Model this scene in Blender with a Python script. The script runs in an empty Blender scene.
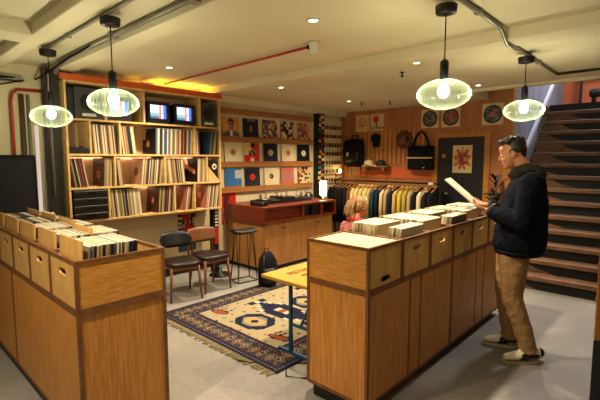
import bpy, bmesh, math, random
from mathutils import Vector, Matrix, Euler
PI = math.pi
random.seed(7)
SC = bpy.context.scene
COL = SC.collection

# ------------------------------------------------------------------ camera, world, exposure
cam_data = bpy.data.cameras.new('camera')
cam_data.sensor_width = 36.0
cam_data.lens = 36.0 * 417.0 / 600.0
cam_data.clip_start = 0.05
cam = bpy.data.objects.new('camera', cam_data)
cam.location = (0, 0, 1.58)
cam.rotation_euler = (math.radians(90 - 5.6), 0, math.radians(43.0))
COL.objects.link(cam)
SC.camera = cam
world = bpy.data.worlds.new('world')
SC.world = world
world.use_nodes = True
world.node_tree.nodes['Background'].inputs[0].default_value = (1.0, 0.86, 0.66, 1)
world.node_tree.nodes['Background'].inputs[1].default_value = 0.45
SC.view_settings.view_transform = 'Standard'
SC.view_settings.look = 'None'
SC.view_settings.exposure = 0.75
SC.view_settings.gamma = 1.0
SC.view_settings.use_curve_mapping = False
SC.cycles.use_denoising = True
SC.cycles.max_bounces = 7
SC.cycles.diffuse_bounces = 4
SC.cycles.transparent_max_bounces = 12
SC.cycles.sample_clamp_indirect = 6.0
SC.cycles.caustics_reflective = False
SC.cycles.caustics_refractive = False

SPOT_W = 125.0          # recessed downlights
BULB = 200.0           # pendant bulbs (emission strength)
WARM = (1.0, 0.82, 0.57)
PEND = (1.0, 0.92, 0.70)
LED_S = 15.0            # led strips in the record shelf
AMBER_S = 30.0

# ------------------------------------------------------------------ helpers
def s2l(c):
    return tuple((x / 12.92 if x <= 0.04045 else ((x + 0.055) / 1.055) ** 2.4) for x in c[:3])
def hx(h):
    h = h.lstrip('#')
    return tuple(int(h[i:i + 2], 16) / 255 for i in (0, 2, 4))

class MB:
    def __init__(self):
        self.v = []; self.f = []; self.m = []; self.smooth = []
        self.mi = 0; self.sm = False
        self.col = None; self.fc = []
    def face(self, idx):
        self.f.append(tuple(idx)); self.m.append(self.mi); self.smooth.append(self.sm); self.fc.append(self.col)
    def add(self, vs, fs):
        o = len(self.v); self.v.extend([tuple(p) for p in vs])
        for f in fs: self.face([o + i for i in f])
    def box(self, x0, x1, y0, y1, z0, z1):
        self.add([(x0, y0, z0), (x1, y0, z0), (x1, y1, z0), (x0, y1, z0), (x0, y0, z1), (x1, y0, z1), (x1, y1, z1), (x0, y1, z1)],
                 [(3, 2, 1, 0), (4, 5, 6, 7), (0, 1, 5, 4), (1, 2, 6, 5), (2, 3, 7, 6), (3, 0, 4, 7)])
        return self
    def obox(self, c, s, rot=None):
        M = rot if rot is not None else Matrix.Identity(3)
        if isinstance(M, Euler): M = M.to_matrix()
        c = Vector(c); hs = [q / 2 for q in s]
        vs = [c + M @ Vector((sx * hs[0], sy * hs[1], sz * hs[2])) for sx, sy, sz in
              [(-1, -1, -1), (1, -1, -1), (1, 1, -1), (-1, 1, -1), (-1, -1, 1), (1, -1, 1), (1, 1, 1), (-1, 1, 1)]]
        self.add(vs, [(3, 2, 1, 0), (4, 5, 6, 7), (0, 1, 5, 4), (1, 2, 6, 5), (2, 3, 7, 6), (3, 0, 4, 7)])
        return self
    def bar(self, a, b, w, h=None, up=(0, 0, 1)):
        h = h or w
        a = Vector(a); b = Vector(b); d = (b - a); L = d.length; d.normalize()
        u = Vector(up)
        if abs(d.dot(u)) > .98: u = Vector((1, 0, 0))
        s = d.cross(u).normalized(); u = s.cross(d).normalized()
        vs = []
        for p in (a, b):
            for i, j in ((-1, -1), (1, -1), (1, 1), (-1, 1)):
                vs.append(p + s * (i * w / 2) + u * (j * h / 2))
        self.add(vs, [(0, 1, 2, 3), (7, 6, 5, 4), (0, 4, 5, 1), (1, 5, 6, 2), (2, 6, 7, 3), (3, 7, 4, 0)])
        return self
    def loft(self, pts, rad, n=10, ref=(1, 0, 0), caps=True, smooth=True):
        """elliptical tube; rad = list of r or (a, b): a along ref, b across"""
        old = self.sm; self.sm = smooth
        P = [Vector(p) for p in pts]; o = len(self.v); k = len(P)
        for i, p in enumerate(P):
            t = (P[min(i + 1, k - 1)] - P[max(i - 1, 0)])
            if t.length < 1e-9: t = Vector((0, 0, 1))
            t.normalize()
            r = Vector(ref); r = r - t * r.dot(t)
            if r.length < 1e-3:
                r = Vector((0, 1, 0)); r = r - t * r.dot(t)
                if r.length < 1e-3: r = Vector((0, 0, 1)) - t * t.z
            r.normalize(); q = t.cross(r)
            R = rad[i] if isinstance(rad, (list, tuple)) and i < len(rad) and not isinstance(rad[0], float) or isinstance(rad, list) else rad
            if isinstance(R, (int, float)): R = (R, R)
            for j in range(n):
                a = 2 * PI * j / n
                self.v.append(tuple(p + r * (R[0] * math.cos(a)) + q * (R[1] * math.sin(a))))
        for i in range(k - 1):
            for j in range(n):
                j2 = (j + 1) % n
                self.face((o + i * n + j, o + i * n + j2, o + (i + 1) * n + j2, o + (i + 1) * n + j))
        if caps:
            self.sm = False
            self.face([o + j for j in reversed(range(n))]); self.face([o + (k - 1) * n + j for j in range(n)])
        self.sm = old
        return self
    def tube(self, pts, r, n=8): return self.loft(pts, [r] * len(pts), n)
    def lathe(self, prof, n=24, c=(0, 0, 0), close=False, rib=0.0, nr=0):
        old = self.sm; self.sm = True
        o = len(self.v); k = len(prof)
        for r, z in prof:
            for j in range(n):
                a = 2 * PI * j / n
                rr = r * (1 + (rib * math.cos(a * nr) if nr else 0))
                self.v.append((c[0] + rr * math.cos(a), c[1] + rr * math.sin(a), c[2] + z))
        for i in range(k - 1):
            for j in range(n):
                j2 = (j + 1) % n
                self.face((o + i * n + j, o + i * n + j2, o + (i + 1) * n + j2, o + (i + 1) * n + j))
        self.sm = False
        if prof[0][0] > 1e-4: self.face([o + j for j in reversed(range(n))])
        if prof[-1][0] > 1e-4: self.face([o + (k - 1) * n + j for j in range(n)])
        self.sm = old
        return self
    def ell(self, c, r, n=14, rot=None):
        old = self.sm; self.sm = True
        o = len(self.v); m = max(6, n // 2)
        M = rot if rot is not None else Matrix.Identity(3)
        if isinstance(M, Euler): M = M.to_matrix()
        c = Vector(c)
        for i in range(m + 1):
            t = PI * i / m
            for j in range(n):
                a = 2 * PI * j / n
                self.v.append(tuple(c + M @ Vector((r[0] * math.sin(t) * math.cos(a), r[1] * math.sin(t) * math.sin(a), -r[2] * math.cos(t)))))
        for i in range(m):
            for j in range(n):
                j2 = (j + 1) % n
                self.face((o + i * n + j, o + i * n + j2, o + (i + 1) * n + j2, o + (i + 1) * n + j))
        self.sm = old
        return self
    def prism(self, poly, axis, a, b):
        """poly in the two other axes, extruded from a to b along axis"""
        n = len(poly)
        def P(u, v, w):
            return {'x': (w, u, v), 'y': (u, w, v), 'z': (u, v, w)}[axis]
        vs = [P(u, v, a) for u, v in poly] + [P(u, v, b) for u, v in poly]
        fs = [tuple(range(n)), tuple(reversed(range(n, 2 * n)))] + [(i, i + n, (i + 1) % n + n, (i + 1) % n) for i in range(n)]
        self.add(vs, fs)
        return self
    def mesh(self, name, mats, bevel=0, fix=True):
        me = bpy.data.meshes.new(name)
        bm = bmesh.new()
        bv = [bm.verts.new(p) for p in self.v]
        cl = None
        if any(c is not None for c in self.fc):
            cl = bm.loops.layers.float_color.new('Col')
        for f, m, s, c in zip(self.f, self.m, self.smooth, self.fc):
            try: bf = bm.faces.new([bv[i] for i in f])
            except ValueError: continue
            bf.material_index = m; bf.smooth = s
            if cl:
                cc = s2l(c) if c is not None else (.5, .5, .5)
                for l in bf.loops: l[cl] = (*cc, 1)
        bmesh.ops.remove_doubles(bm, verts=bm.verts, dist=1e-6)
        if fix: bmesh.ops.recalc_face_normals(bm, faces=bm.faces)
        if bevel:
            bmesh.ops.bevel(bm, geom=[e for e in bm.edges if len(e.link_faces) == 2 and e.calc_face_angle(0) > .6], offset=bevel, segments=1, affect='EDGES', clamp_overlap=True)
        bm.to_mesh(me); bm.free()
        for m in (mats if isinstance(mats, (list, tuple)) else [mats]): me.materials.append(m)
        return me
    def build(self, name, mats, parent=None, bevel=0, loc=None, rotz=None, fix=True):
        return link(name, self.mesh(name, mats, bevel, fix), parent, loc, rotz)

def link(name, me, parent=None, loc=None, rotz=None):
    o = bpy.data.objects.new(name, me); COL.objects.link(o)
    if parent: o.parent = parent
    if loc: o.location = loc
    if rotz is not None: o.rotation_euler = (0, 0, rotz)
    return o
def tag(o, label=None, cat=None, group=None, kind=None):
    if label: o['label'] = label
    if cat: o['category'] = cat
    if group: o['group'] = group
    if kind: o['kind'] = kind
    return o
def thing(name, label, cat, loc=(0, 0, 0), rotz=0, group=None):
    o = bpy.data.objects.new(name, None); COL.objects.link(o)
    o.empty_display_size = .1
    o.location = loc; o.rotation_euler = (0, 0, rotz)
    return tag(o, label, cat, group)
def struct(name, mb, m, bevel=0, parent=None):
    o = mb.build(name, m, parent, bevel)
    if not parent: o['kind'] = 'structure'
    return o
def copy_tree(o, parent=None):
    c = o.copy(); COL.objects.link(c)
    if parent: c.parent = parent
    for ch in [q for q in bpy.data.objects if q.parent == o]: copy_tree(ch, c)
    return c
def solid(mb, voxel, smooth=2):
    """union of overlapping closed shapes into one continuous surface"""
    me = mb.mesh('tmp', [MT['white']])
    o = bpy.data.objects.new('tmp', me); COL.objects.link(o)
    r = o.modifiers.new('r', 'REMESH'); r.mode = 'VOXEL'; r.voxel_size = voxel; r.use_smooth_shade = True
    if smooth:
        s = o.modifiers.new('s', 'SMOOTH'); s.iterations = smooth; s.factor = .5
    dg = bpy.context.evaluated_depsgraph_get()
    out = bpy.data.meshes.new_from_object(o.evaluated_get(dg))
    bpy.data.objects.remove(o)
    out.materials.clear()
    for p in out.polygons: p.use_smooth = True
    return out

# ------------------------------------------------------------------ materials
MT = {}
def mat(name, c, rough=.6, metal=0, spec=.4, emit=None, es=0, alpha=None):
    m = bpy.data.materials.new(name); m.use_nodes = True
    b = m.node_tree.nodes['Principled BSDF']
    b.inputs['Base Color'].default_value = (*s2l(c), 1)
    b.inputs['Roughness'].default_value = rough
    b.inputs['Metallic'].default_value = metal
    b.inputs['Specular IOR Level'].default_value = spec
    if emit:
        b.inputs['Emission Color'].default_value = (*emit, 1); b.inputs['Emission Strength'].default_value = es
    MT[name] = m
    return m
def noisy(name, c1, c2, scale=8, stretch=(1, 1, 1), rough=.6, bump=0.0, detail=4, lo=.35, hi=.65, spec=.4, dist=0.0):
    m = mat(name, c1, rough, 0, spec); nt = m.node_tree; N = nt.nodes; L = nt.links
    b = N['Principled BSDF']
    tc = N.new('ShaderNodeTexCoord'); mp = N.new('ShaderNodeMapping'); mp.inputs['Scale'].default_value = stretch
    nz = N.new('ShaderNodeTexNoise'); nz.inputs['Scale'].default_value = scale; nz.inputs['Detail'].default_value = detail
    nz.inputs['Distortion'].default_value = dist
    cr = N.new('ShaderNodeValToRGB'); cr.color_ramp.elements[0].position = lo; cr.color_ramp.elements[1].position = hi
    cr.color_ramp.elements[0].color = (*s2l(c1), 1); cr.color_ramp.elements[1].color = (*s2l(c2), 1)
    L.new(tc.outputs['Object'], mp.inputs['Vector']); L.new(mp.outputs[0], nz.inputs['Vector'])
    L.new(nz.outputs['Fac'], cr.inputs[0]); L.new(cr.outputs[0], b.inputs['Base Color'])
    if bump:
        bp = N.new('ShaderNodeBump'); bp.inputs['Strength'].default_value = bump; bp.inputs['Distance'].default_value = .01
        L.new(nz.outputs['Fac'], bp.inputs['Height']); L.new(bp.outputs[0], b.inputs['Normal'])
    return m
def colmat(name, rough=.5, spec=.4):
    m = mat(name, (.5, .5, .5), rough, 0, spec); nt = m.node_tree
    a = nt.nodes.new('ShaderNodeAttribute'); a.attribute_name = 'Col'
    nt.links.new(a.outputs['Color'], nt.nodes['Principled BSDF'].inputs['Base Color'])
    return m
def emis(name, c, s):
    m = bpy.data.materials.new(name); m.use_nodes = True; nt = m.node_tree
    nt.nodes.clear(); e = nt.nodes.new('ShaderNodeEmission'); o = nt.nodes.new('ShaderNodeOutputMaterial')
    e.inputs[0].default_value = (*c, 1); e.inputs[1].default_value = s
    nt.links.new(e.outputs[0], o.inputs[0]); MT[name] = m
    return m
mat('white', (.8, .8, .8))
OAKV = noisy('oak_vertical', (.68, .45, .19), (.79, .55, .26), 11, (7, 7, .5), .45, .05)
OAKH = noisy('oak_horizontal', (.72, .49, .20), (.83, .59, .28), 9, (1.2, 1.2, 9), .45, .05, dist=.6)
PLY = noisy('pale_birch_plywood', (.74, .57, .31), (.82, .65, .39), 6, (4, 4, .8), .5, .03)
TRIM = noisy('dark_oak_edge', (.40, .25, .13), (.49, .32, .17), 6, (3, 3, 3), .5)
SHELFW = noisy('pale_shelf_plywood', (.70, .56, .33), (.79, .65, .42), 5, (3, 3, 3), .5)
LEDGE = noisy('ledge_wood', (.55, .35, .17), (.63, .42, .22), 4, (6, .8, 6), .5)
ROSEW = noisy('red_stained_wood', (.34, .12, .06), (.44, .18, .09), 4, (8, .8, 8), .35)
PLYWALL = noisy('reddish_wall_ply', (.56, .345, .185), (.64, .41, .235), 2.2, (2.5, 2.5, .6), .5, .02)
CABW = noisy('cabinet_oak', (.56, .37, .18), (.64, .44, .23), 4, (5, 5, .6), .45)
CREAM = noisy('cream_wall_paint', (.76, .70, .55), (.80, .74, .60), 3, (1, 1, 1), .8)
CEIL = noisy('cream_ceiling_paint', (.78, .74, .61), (.82, .78, .66), 1.2, (1, 1, 1), .85)
BLACKP = mat('black_paint', (.035, .035, .04), .45)
BLACKF = mat('black_fabric', (.03, .032, .04), .85, 0, .2)
NAVYDOOR = mat('navy_door_paint', (.045, .055, .085), .5)
DARKM = mat('dark_metal', (.05, .05, .055), .4, .6)
STEEL = mat('galvanised_steel', (.50, .48, .42), .4, .25)
REDP = mat('red_pipe_paint', (.62, .08, .05), .4)
VINYLSEAT = mat('dark_brown_vinyl', (.11, .075, .07), .38)
TEAKW = noisy('teak_wood', (.36, .20, .10), (.44, .26, .13), 6, (2, 2, 10), .4)
YELLOWT = noisy('yellow_tabletop', (.68, .51, .16), (.75, .57, .20), 3, (1, 8, 1), .4)
BLUEM = mat('blue_steel', (.05, .30, .42), .4, .1)
ART = colmat('printed_card', .42)
PLAST = mat('white_plastic', (.78, .76, .70), .4)
BRASS = mat('brass', (.7, .5, .2), .3, .9)
GREENP = mat('dark_green_paint', (.04, .10, .09), .5)
POSTW = noisy('orange_pine', (.60, .38, .13), (.68, .45, .18), 4, (6, 6, .7), .5)
ORANGE = mat('orange_paint', (.72, .30, .08), .5)
STAIRW = noisy('worn_stair_wood', (.36, .25, .17), (.49, .355, .245), 6, (1, 5, 5), .55)
STAIRD = mat('shaded_riser_tone', (.035, .04, .06), .6)  # shade on the risers put into the colour; stringer shares it
GREYW = noisy('grey_stairwell_paint', (.42, .42, .46), (.50, .50, .54), 3, (1, 1, 1), .7)
PRINT = mat('brown_print', (.36, .20, .05), .6)

# concrete floor: patchy screed, fine speckle and a few stains
def floor_mat():
    m = mat('concrete_floor', (.5, .48, .43), .55); nt = m.node_tree; N = nt.nodes; L = nt.links; b = N['Principled BSDF']
    tc = N.new('ShaderNodeTexCoord')
    n1 = N.new('ShaderNodeTexNoise'); n1.inputs['Scale'].default_value = 1.3; n1.inputs['Detail'].default_value = 6
    n2 = N.new('ShaderNodeTexNoise'); n2.inputs['Scale'].default_value = 22; n2.inputs['Detail'].default_value = 4
    vo = N.new('ShaderNodeTexVoronoi'); vo.inputs['Scale'].default_value = .9; vo.inputs['Randomness'].default_value = .8
    r1 = N.new('ShaderNodeValToRGB'); r1.color_ramp.elements[0].position = .3; r1.color_ramp.elements[1].position = .7
    r1.color_ramp.elements[0].color = (*s2l((.50, .45, .38)), 1); r1.color_ramp.elements[1].color = (*s2l((.61, .56, .48)), 1)
    r2 = N.new('ShaderNodeValToRGB'); r2.color_ramp.elements[0].position = .3; r2.color_ramp.elements[1].position = .6
    r2.color_ramp.elements[0].color = (.78, .78, .78, 1); r2.color_ramp.elements[1].color = (1, 1, 1, 1)
    mx = N.new('ShaderNodeMix'); mx.data_type = 'RGBA'; mx.blend_type = 'MULTIPLY'; mx.inputs[0].default_value = .6
    mx2 = N.new('ShaderNodeMix'); mx2.data_type = 'RGBA'; mx2.blend_type = 'MULTIPLY'; mx2.inputs[0].default_value = .22
    for n in (n1, n2, vo): L.new(tc.outputs['Object'], n.inputs['Vector'])
    L.new(n1.outputs['Fac'], r1.inputs[0]); L.new(n2.outputs['Fac'], r2.inputs[0])
    L.new(r1.outputs[0], mx.inputs[6]); L.new(r2.outputs[0], mx.inputs[7])
    L.new(mx.outputs[2], mx2.inputs[6]); L.new(vo.outputs['Color'], mx2.inputs[7])
    hs = N.new('ShaderNodeHueSaturation'); hs.inputs['Saturation'].default_value = .35
    L.new(mx2.outputs[2], hs.inputs['Color']); L.new(hs.outputs[0], b.inputs['Base Color'])
    return m
FLOOR = floor_mat()

def glass_mat():
    m = bpy.data.materials.new('ribbed_pale_green_glass'); m.use_nodes = True; nt = m.node_tree; N = nt.nodes; L = nt.links
    N.clear(); out = N.new('ShaderNodeOutputMaterial')
    tr = N.new('ShaderNodeBsdfTransparent'); tr.inputs[0].default_value = (.93, .97, .86, 1)
    tl = N.new('ShaderNodeBsdfTranslucent'); tl.inputs[0].default_value = (.68, .84, .60, 1)
    gl = N.new('ShaderNodeBsdfGlossy'); gl.inputs['Roughness'].default_value = .25; gl.inputs[0].default_value = (.85, 1, .85, 1)
    df = N.new('ShaderNodeBsdfDiffuse'); df.inputs[0].default_value = (.52, .60, .45, 1)
    lw = N.new('ShaderNodeLayerWeight'); lw.inputs[0].default_value = .45
    mr = N.new('ShaderNodeMapRange'); mr.inputs[3].default_value = .014; mr.inputs[4].default_value = .115
    m0 = N.new('ShaderNodeMixShader'); m0.inputs[0].default_value = .80
    m1 = N.new('ShaderNodeMixShader'); m2 = N.new('ShaderNodeMixShader'); m2.inputs[0].default_value = .02
    tc = N.new('ShaderNodeTexCoord'); sx = N.new('ShaderNodeSeparateXYZ'); at = N.new('ShaderNodeMath'); at.operation = 'ARCTAN2'
    mu = N.new('ShaderNodeMath'); mu.operation = 'MULTIPLY'; mu.inputs[1].default_value = 36; sn = N.new('ShaderNodeMath'); sn.operation = 'COSINE'
    rr = N.new('ShaderNodeMapRange'); rr.inputs[1].default_value = -1; rr.inputs[3].default_value = .25; rr.inputs[4].default_value = 1.9      # thicker glass on each moulded rib
    fm = N.new('ShaderNodeMath'); fm.operation = 'MULTIPLY'; fm.use_clamp = True
    L.new(tc.outputs['Object'], sx.inputs[0]); L.new(sx.outputs[1], at.inputs[0]); L.new(sx.outputs[0], at.inputs[1])
    L.new(at.outputs[0], mu.inputs[0]); L.new(mu.outputs[0], sn.inputs[0]); L.new(sn.outputs[0], rr.inputs[0])
    L.new(lw.outputs['Facing'], mr.inputs[0]); L.new(mr.outputs[0], fm.inputs[0]); L.new(rr.outputs[0], fm.inputs[1]); L.new(fm.outputs[0], m1.inputs[0])
    L.new(tl.outputs[0], m0.inputs[1]); L.new(df.outputs[0], m0.inputs[2])
    L.new(tr.outputs[0], m1.inputs[1]); L.new(m0.outputs[0], m1.inputs[2])
    L.new(m1.outputs[0], m2.inputs[1]); L.new(gl.outputs[0], m2.inputs[2]); L.new(m2.outputs[0], out.inputs[0])
    return m
GLASS = glass_mat()
BULBM = emis('glowing_bulb', PEND, BULB)
LENS = emis('glowing_downlight_lens', (1.0, .84, .58), 14.0)
LEDM = emis('warm_led_strip', (1.0, .70, .48), LED_S)
AMBER = emis('amber_led_strip', (1.0, .58, .08), AMBER_S)

# ------------------------------------------------------------------ the setting
XW, YB = -5.08, 6.70
ZN, ZF = 2.55, 2.49
struct('floor', MB().box(-5.3, 1.9, -2.3, 10.2, -.12, 0), FLOOR)
struct('wall_left', MB().box(XW - .15, XW, -2.3, YB, 0, 2.75), CREAM)
struct('wall_back', MB().box(XW - .15, -1.96, YB, YB + .14, 0, 3.3), PLYWALL)
struct('wall_right', MB().box(1.7, 1.85, -2.3, 10.2, 0, 2.75), CREAM)
m = MB(); m.box(XW, 1.85, -2.45, -2.3, 0, .55).box(XW, 1.85, -2.45, -2.3, 2.35, 2.75).box(XW, -4.3, -2.45, -2.3, .55, 2.35).box(1.2, 1.85, -2.45, -2.3, .55, 2.35)
struct('wall_front', m, CREAM)                                                   # unseen wall behind the viewer; opening added to let world light in as fill
struct('wall_stairwell', MB().box(-2.10, -1.97, YB + .15, 10.0, 0, 4.6), GREYW)
m = MB(); m.box(XW - .15, 1.85, -2.45, 3.42, ZN, ZN + .2)
m.box(XW - .15, 1.85, 3.42, 5.68, ZF, ZN + .2); m.box(XW - .15, -2.32, 5.68, YB + .14, ZF, ZN + .2)
struct('ceiling', m, CEIL)
struct('trim_1', MB().box(XW, 1.7, 3.40, 3.62, 2.462, 2.56), CEIL, .006)
struct('trim_2', MB().box(XW, 1.7, 1.50, 1.665, 2.49, 2.56), CEIL, .006)
struct('trim_3', MB().box(-5.08, 1.7, .95, 1.08, 2.47, 2.56), CEIL, .006)
struct('trim_4', MB().box(-3.78, -3.52, -2.3, .95, 2.46, 2.56), CEIL, .006)
struct('trim_5', MB().box(-2.32, 1.7, 5.62, 5.70, 2.455, 2.76), CEIL)            # edge of the stair opening
struct('trim_6', MB().box(-2.06, -1.955, YB - .012, YB + .10, 0, 3.3), POSTW)     # pine post at the end of the wall
struct('trim_7', MB().box(-4.91, -4.78, 1.385, 1.50, 0, 2.49), mat('dark_brown_post', (.10, .075, .06), .5))
struct('trim_8', MB().box(XW, -4.99, 3.62, YB, 2.40, 2.49), CEIL)                 # cornice over the record wall
struct('baseboard_left', MB().box(XW, XW + .025, -2.3, YB, 0, .11), mat('dark_skirting', (.07, .06, .055), .5))
struct('baseboard_back', MB().box(XW + .025, -3.2, YB - .02, YB, 0, .10), MT['dark_skirting'])

# door in the plywood wall
m = MB(); m.box(-3.17, -3.085, YB - .03, YB + .02, 0, 1.93); m.box(-2.335, -2.25, YB - .03, YB + .02, 0, 1.93); m.box(-3.17, -2.25, YB - .03, YB + .02, 1.93, 2.01)
d = struct('door_1', MB().box(-3.085, -2.335, YB - .018, YB + .0, .01, 1.93), NAVYDOOR)
m.build('door_frame', POSTW, d)
MB().tube([(-2.99, YB - .07, 1.02), (-2.88, YB - .07, 1.02)], .011).tube([(-2.985, YB - .07, 1.02), (-2.985, YB - .018, 1.02)], .010).build('door_handle', STEEL, d)
# slatted strips behind the bags
for i in range(14):
    x = -4.56 + i * .092
    struct('trim_%d' % (9 + i), MB().box(x, x + .03, YB - .022, YB, 1.50, 2.10), OAKV)

# wooden staircase; riser shade and its lit wedges are put into colour and shape
stair = struct('trim_30', MB(), STAIRW) if False else None
st = thing('staircase', 'dark wooden staircase with worn nosings rising behind the man', 'staircase', (0, 0, 0))
RISE, GOING, Y0, XL, XR = .168, .182, 5.56, -1.80, 1.30
NS = 14
for k in range(NS):
    y = Y0 + k * GOING; z = (k + 1) * RISE
    MB().box(XL, XR, y - .03, y + GOING + .012, z - .052, z).build('tread', STAIRW, st, .004)
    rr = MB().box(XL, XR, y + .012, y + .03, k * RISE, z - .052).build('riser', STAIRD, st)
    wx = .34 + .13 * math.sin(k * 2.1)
    MB().prism([(XL, k * RISE), (XL + wx + .22, k * RISE), (XL + wx, k * RISE + .06), (XL + wx - .10, z - .052), (XL, z - .052)], 'y', y + .004, y + .0119).build('lit_wedge', STAIRW, rr)  # lit corner of the riser, shaped as a paler board
yt = Y0 + NS * GOING; zt = NS * RISE
MB().box(XL, XR, yt, yt + .03, zt - .052, zt + .13).build('riser', STAIRD, st)
MB().prism([(Y0 + .05, 0), (Y0 + .25, 0), (yt + .2, zt - .15), (yt + .2, zt), (yt, zt - .052)], 'x', XL - .05, XL - .002).build('stringer', STAIRD, st)
struct('trim_23', MB().box(-1.95, 1.7, yt + .04, 10.1, zt + .0, zt + .12), STAIRW)       # upper landing
hr = thing('handrail', 'pale grey sloping handrail on the grey stairwell wall', 'handrail', (0, 0, 0))
MB().bar((-1.93, 6.78, 1.31), (-1.93, 9.0, 3.05), .05, .06).build('rail', mat('pale_grey_paint', (.68, .68, .72), .4), hr)
for t in (.12, .5, .88): MB().bar((-1.97, 6.78 + 2.22 * t, 1.31 + 1.74 * t), (-1.93, 6.78 + 2.22 * t, 1.31 + 1.74 * t), .02).build('bracket', STEEL, hr)
struct('wall_upper_floor', MB().box(-1.97, 1.7, 9.9, 10.05, 2.5, 4.6), mat('orange_board_wall', (.62, .30, .13), .6))
struct('ceiling_stairwell', MB().box(-2.1, 1.85, 5.7, 10.2, 4.6, 4.75), CEIL)
struct('wall_stairwell_right', MB().box(1.32, 1.69, 5.72, 10.2, 0, 4.6), GREYW)
struct('wall_stairwell_front', MB().box(-2.3, 1.85, 5.55, 5.68, 2.76, 4.6), GREYW)
struct('wall_stairwell_left', MB().box(-2.32, -2.11, 5.7, 10.0, 2.76, 4.6), GREYW)
lb = thing('upper_balustrade', 'black rail frame standing on the upper landing above stairs', 'balustrade', (0, 0, 0))
for x in (-1.62, -1.22, -.62): MB().bar((x, 9.6, zt + .12), (x, 9.6, zt + 1.0), .045).build('post', BLACKP, lb)
MB().bar((-1.62, 9.6, zt + 1.0), (-.62, 9.6, zt + 1.0), .05).build('top_rail', BLACKP, lb)
rl = thing('roll', 'black padded roll lying on top of the stairs', 'roll', (-1.15, 8.9, zt + .25))
MB().loft([(-.22, 0, .12), (-.19, 0, .12), (.19, 0, .12), (.22, 0, .12)], [.05, .075, .075, .05], 14, ref=(0, 0, 1)).build('padding', BLACKP, rl)
for s in (-1, 1): MB().box(s * .15 - .03, s * .15 + .03, -.05, .05, -.13, .06).build('support', DARKM, rl)
up = bpy.data.lights.new('upper_floor_light', 'AREA'); up.size = .6; up.energy = 65; up.color = (.92, .92, 1.0)
o = bpy.data.objects.new('upper_floor_light', up); o.location = (-1.0, 8.2, 4.4); COL.objects.link(o)

# ------------------------------------------------------------------ pendant lamps, downlights, services
def pendant(label, x, y, zc, zs):
    t = thing('pendant_lamp', label, 'lamp', (x, y, zs), 0, None)
    h = zc - zs
    MB().lathe([(.02, h - .07), (.062, h - .065), (.066, h - .025), (.066, h - .02), (.03, h - .018)], 20).build('ceiling_rose', BLACKP, t)
    MB().tube([(0, 0, h - .07), (0, 0, .20)], .004, 6).build('cord', BLACKF, t)
    MB().lathe([(.008, .215), (.024, .20), (.026, .195), (.026, .088), (.022, .084)], 16).build('socket', BLACKP, t)
    prof = []
    for i in range(21):
        a = PI * (.045 + .955 * i / 20)
        prof.append(((.157 * math.sin(a) ** 1.12 + .0001), .093 * math.cos(a)))
    sh = MB().lathe(prof, 216, (0, 0, 0), rib=.045, nr=36)
    s = sh.build('glass_shade', GLASS, t, fix=True)
    b = MB().ell((0, 0, .02), (.034, .034, .042), 12).build('bulb', BULBM, t)
    return t
pendant('ribbed green glass pendant lamp hanging nearest the dark post', -4.10, 1.22, 2.53, 1.95)
pendant('ribbed green glass pendant lamp hanging in front of the record shelf speaker', -2.88, 1.24, 2.53, 1.96)
pendant('largest ribbed glass pendant lamp above the middle of the right counter', -1.15, 2.54, 2.53, 1.98)
pendant('ribbed glass pendant lamp hanging above the standing man', -1.09, 4.02, 2.47, 2.0)

spots = [(-4.12, 2.38, ZN, 'round recessed ceiling downlight over the record shelf'), (-3.87, 3.80, ZF, 'round recessed ceiling downlight over the stool and record wall'),
         (-2.0, 2.28, ZN, 'round recessed ceiling downlight before the ceiling beam in the middle'), (-1.96, 3.72, ZF, 'round recessed ceiling downlight behind the beam near the largest pendant'),
         (-4.0, 5.42, ZF, 'round recessed ceiling downlight nearest the back wall posters'), (-1.98, 5.35, ZF, 'round recessed ceiling downlight at the edge of the stair opening'),
         (-2.0, .2, ZN, 'added unseen ceiling downlight in front of the left counter')]  # last one is out of view, added to light the counters
ld = bpy.data.lights.new('downlight_beam', 'SPOT'); ld.energy = SPOT_W; ld.color = WARM; ld.spot_size = math.radians(125); ld.spot_blend = .75; ld.shadow_soft_size = .035
for x, y, z, lab in spots:
    t = thing('downlight', lab, 'ceiling light', (x, y, z))
    MB().lathe([(.034, -.0005), (.034, -.007), (.045, -.008), (.050, -.001)], 20).build('trim_ring', PLAST, t)
    MB().lathe([(.0001, -.002), (.033, -.0015)], 20, fix if False else (0, 0, 0)).build('lens', LENS, t)
    o = bpy.data.objects.new('downlight_beam', ld); COL.objects.link(o); o.parent = t; o.location = (0, 0, -.03)

def pipe(name, label, cat, pts, r, m, clips=None, n=8):
    t = thing(name, label, cat, (0, 0, 0))
    MB().tube(pts, r, n).build('tube', m, t)
    if clips:
        c = MB()
        for p in clips: c.obox(p, (.03, .03, r * 2.6))
        for i, p in enumerate(clips): MB().obox(p, (r * 2.8, r * 2.8, r * 2.4)).build('clip', STEEL, t)
    return t
pipe('conduit', 'grey metal conduit joining the two pendant lamps above the left counter', 'pipe', [(-4.25, 1.22, 2.535), (1.6, 1.22, 2.535)], .013, STEEL, [(-3.6, 1.22, 2.535), (-2.3, 1.22, 2.535)])
t = pipe('conduit', 'thick grey cable conduit along the ceiling towards the dark post', 'pipe', [(-5.0, 1.60, 2.40), (-4.75, 1.47, 2.46), (-4.4, 1.44, 2.52), (1.6, 1.44, 2.525)], .022, STEEL, [(-3.3, 1.44, 2.525), (-2.2, 1.44, 2.525)])
MB().tube([(-5.02, 1.36, 2.40), (-4.7, 1.40, 2.44), (-4.2, 1.42, 2.50), (-3.7, 1.425, 2.52)], .009).build('black_cable', BLACKF, t)
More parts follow.
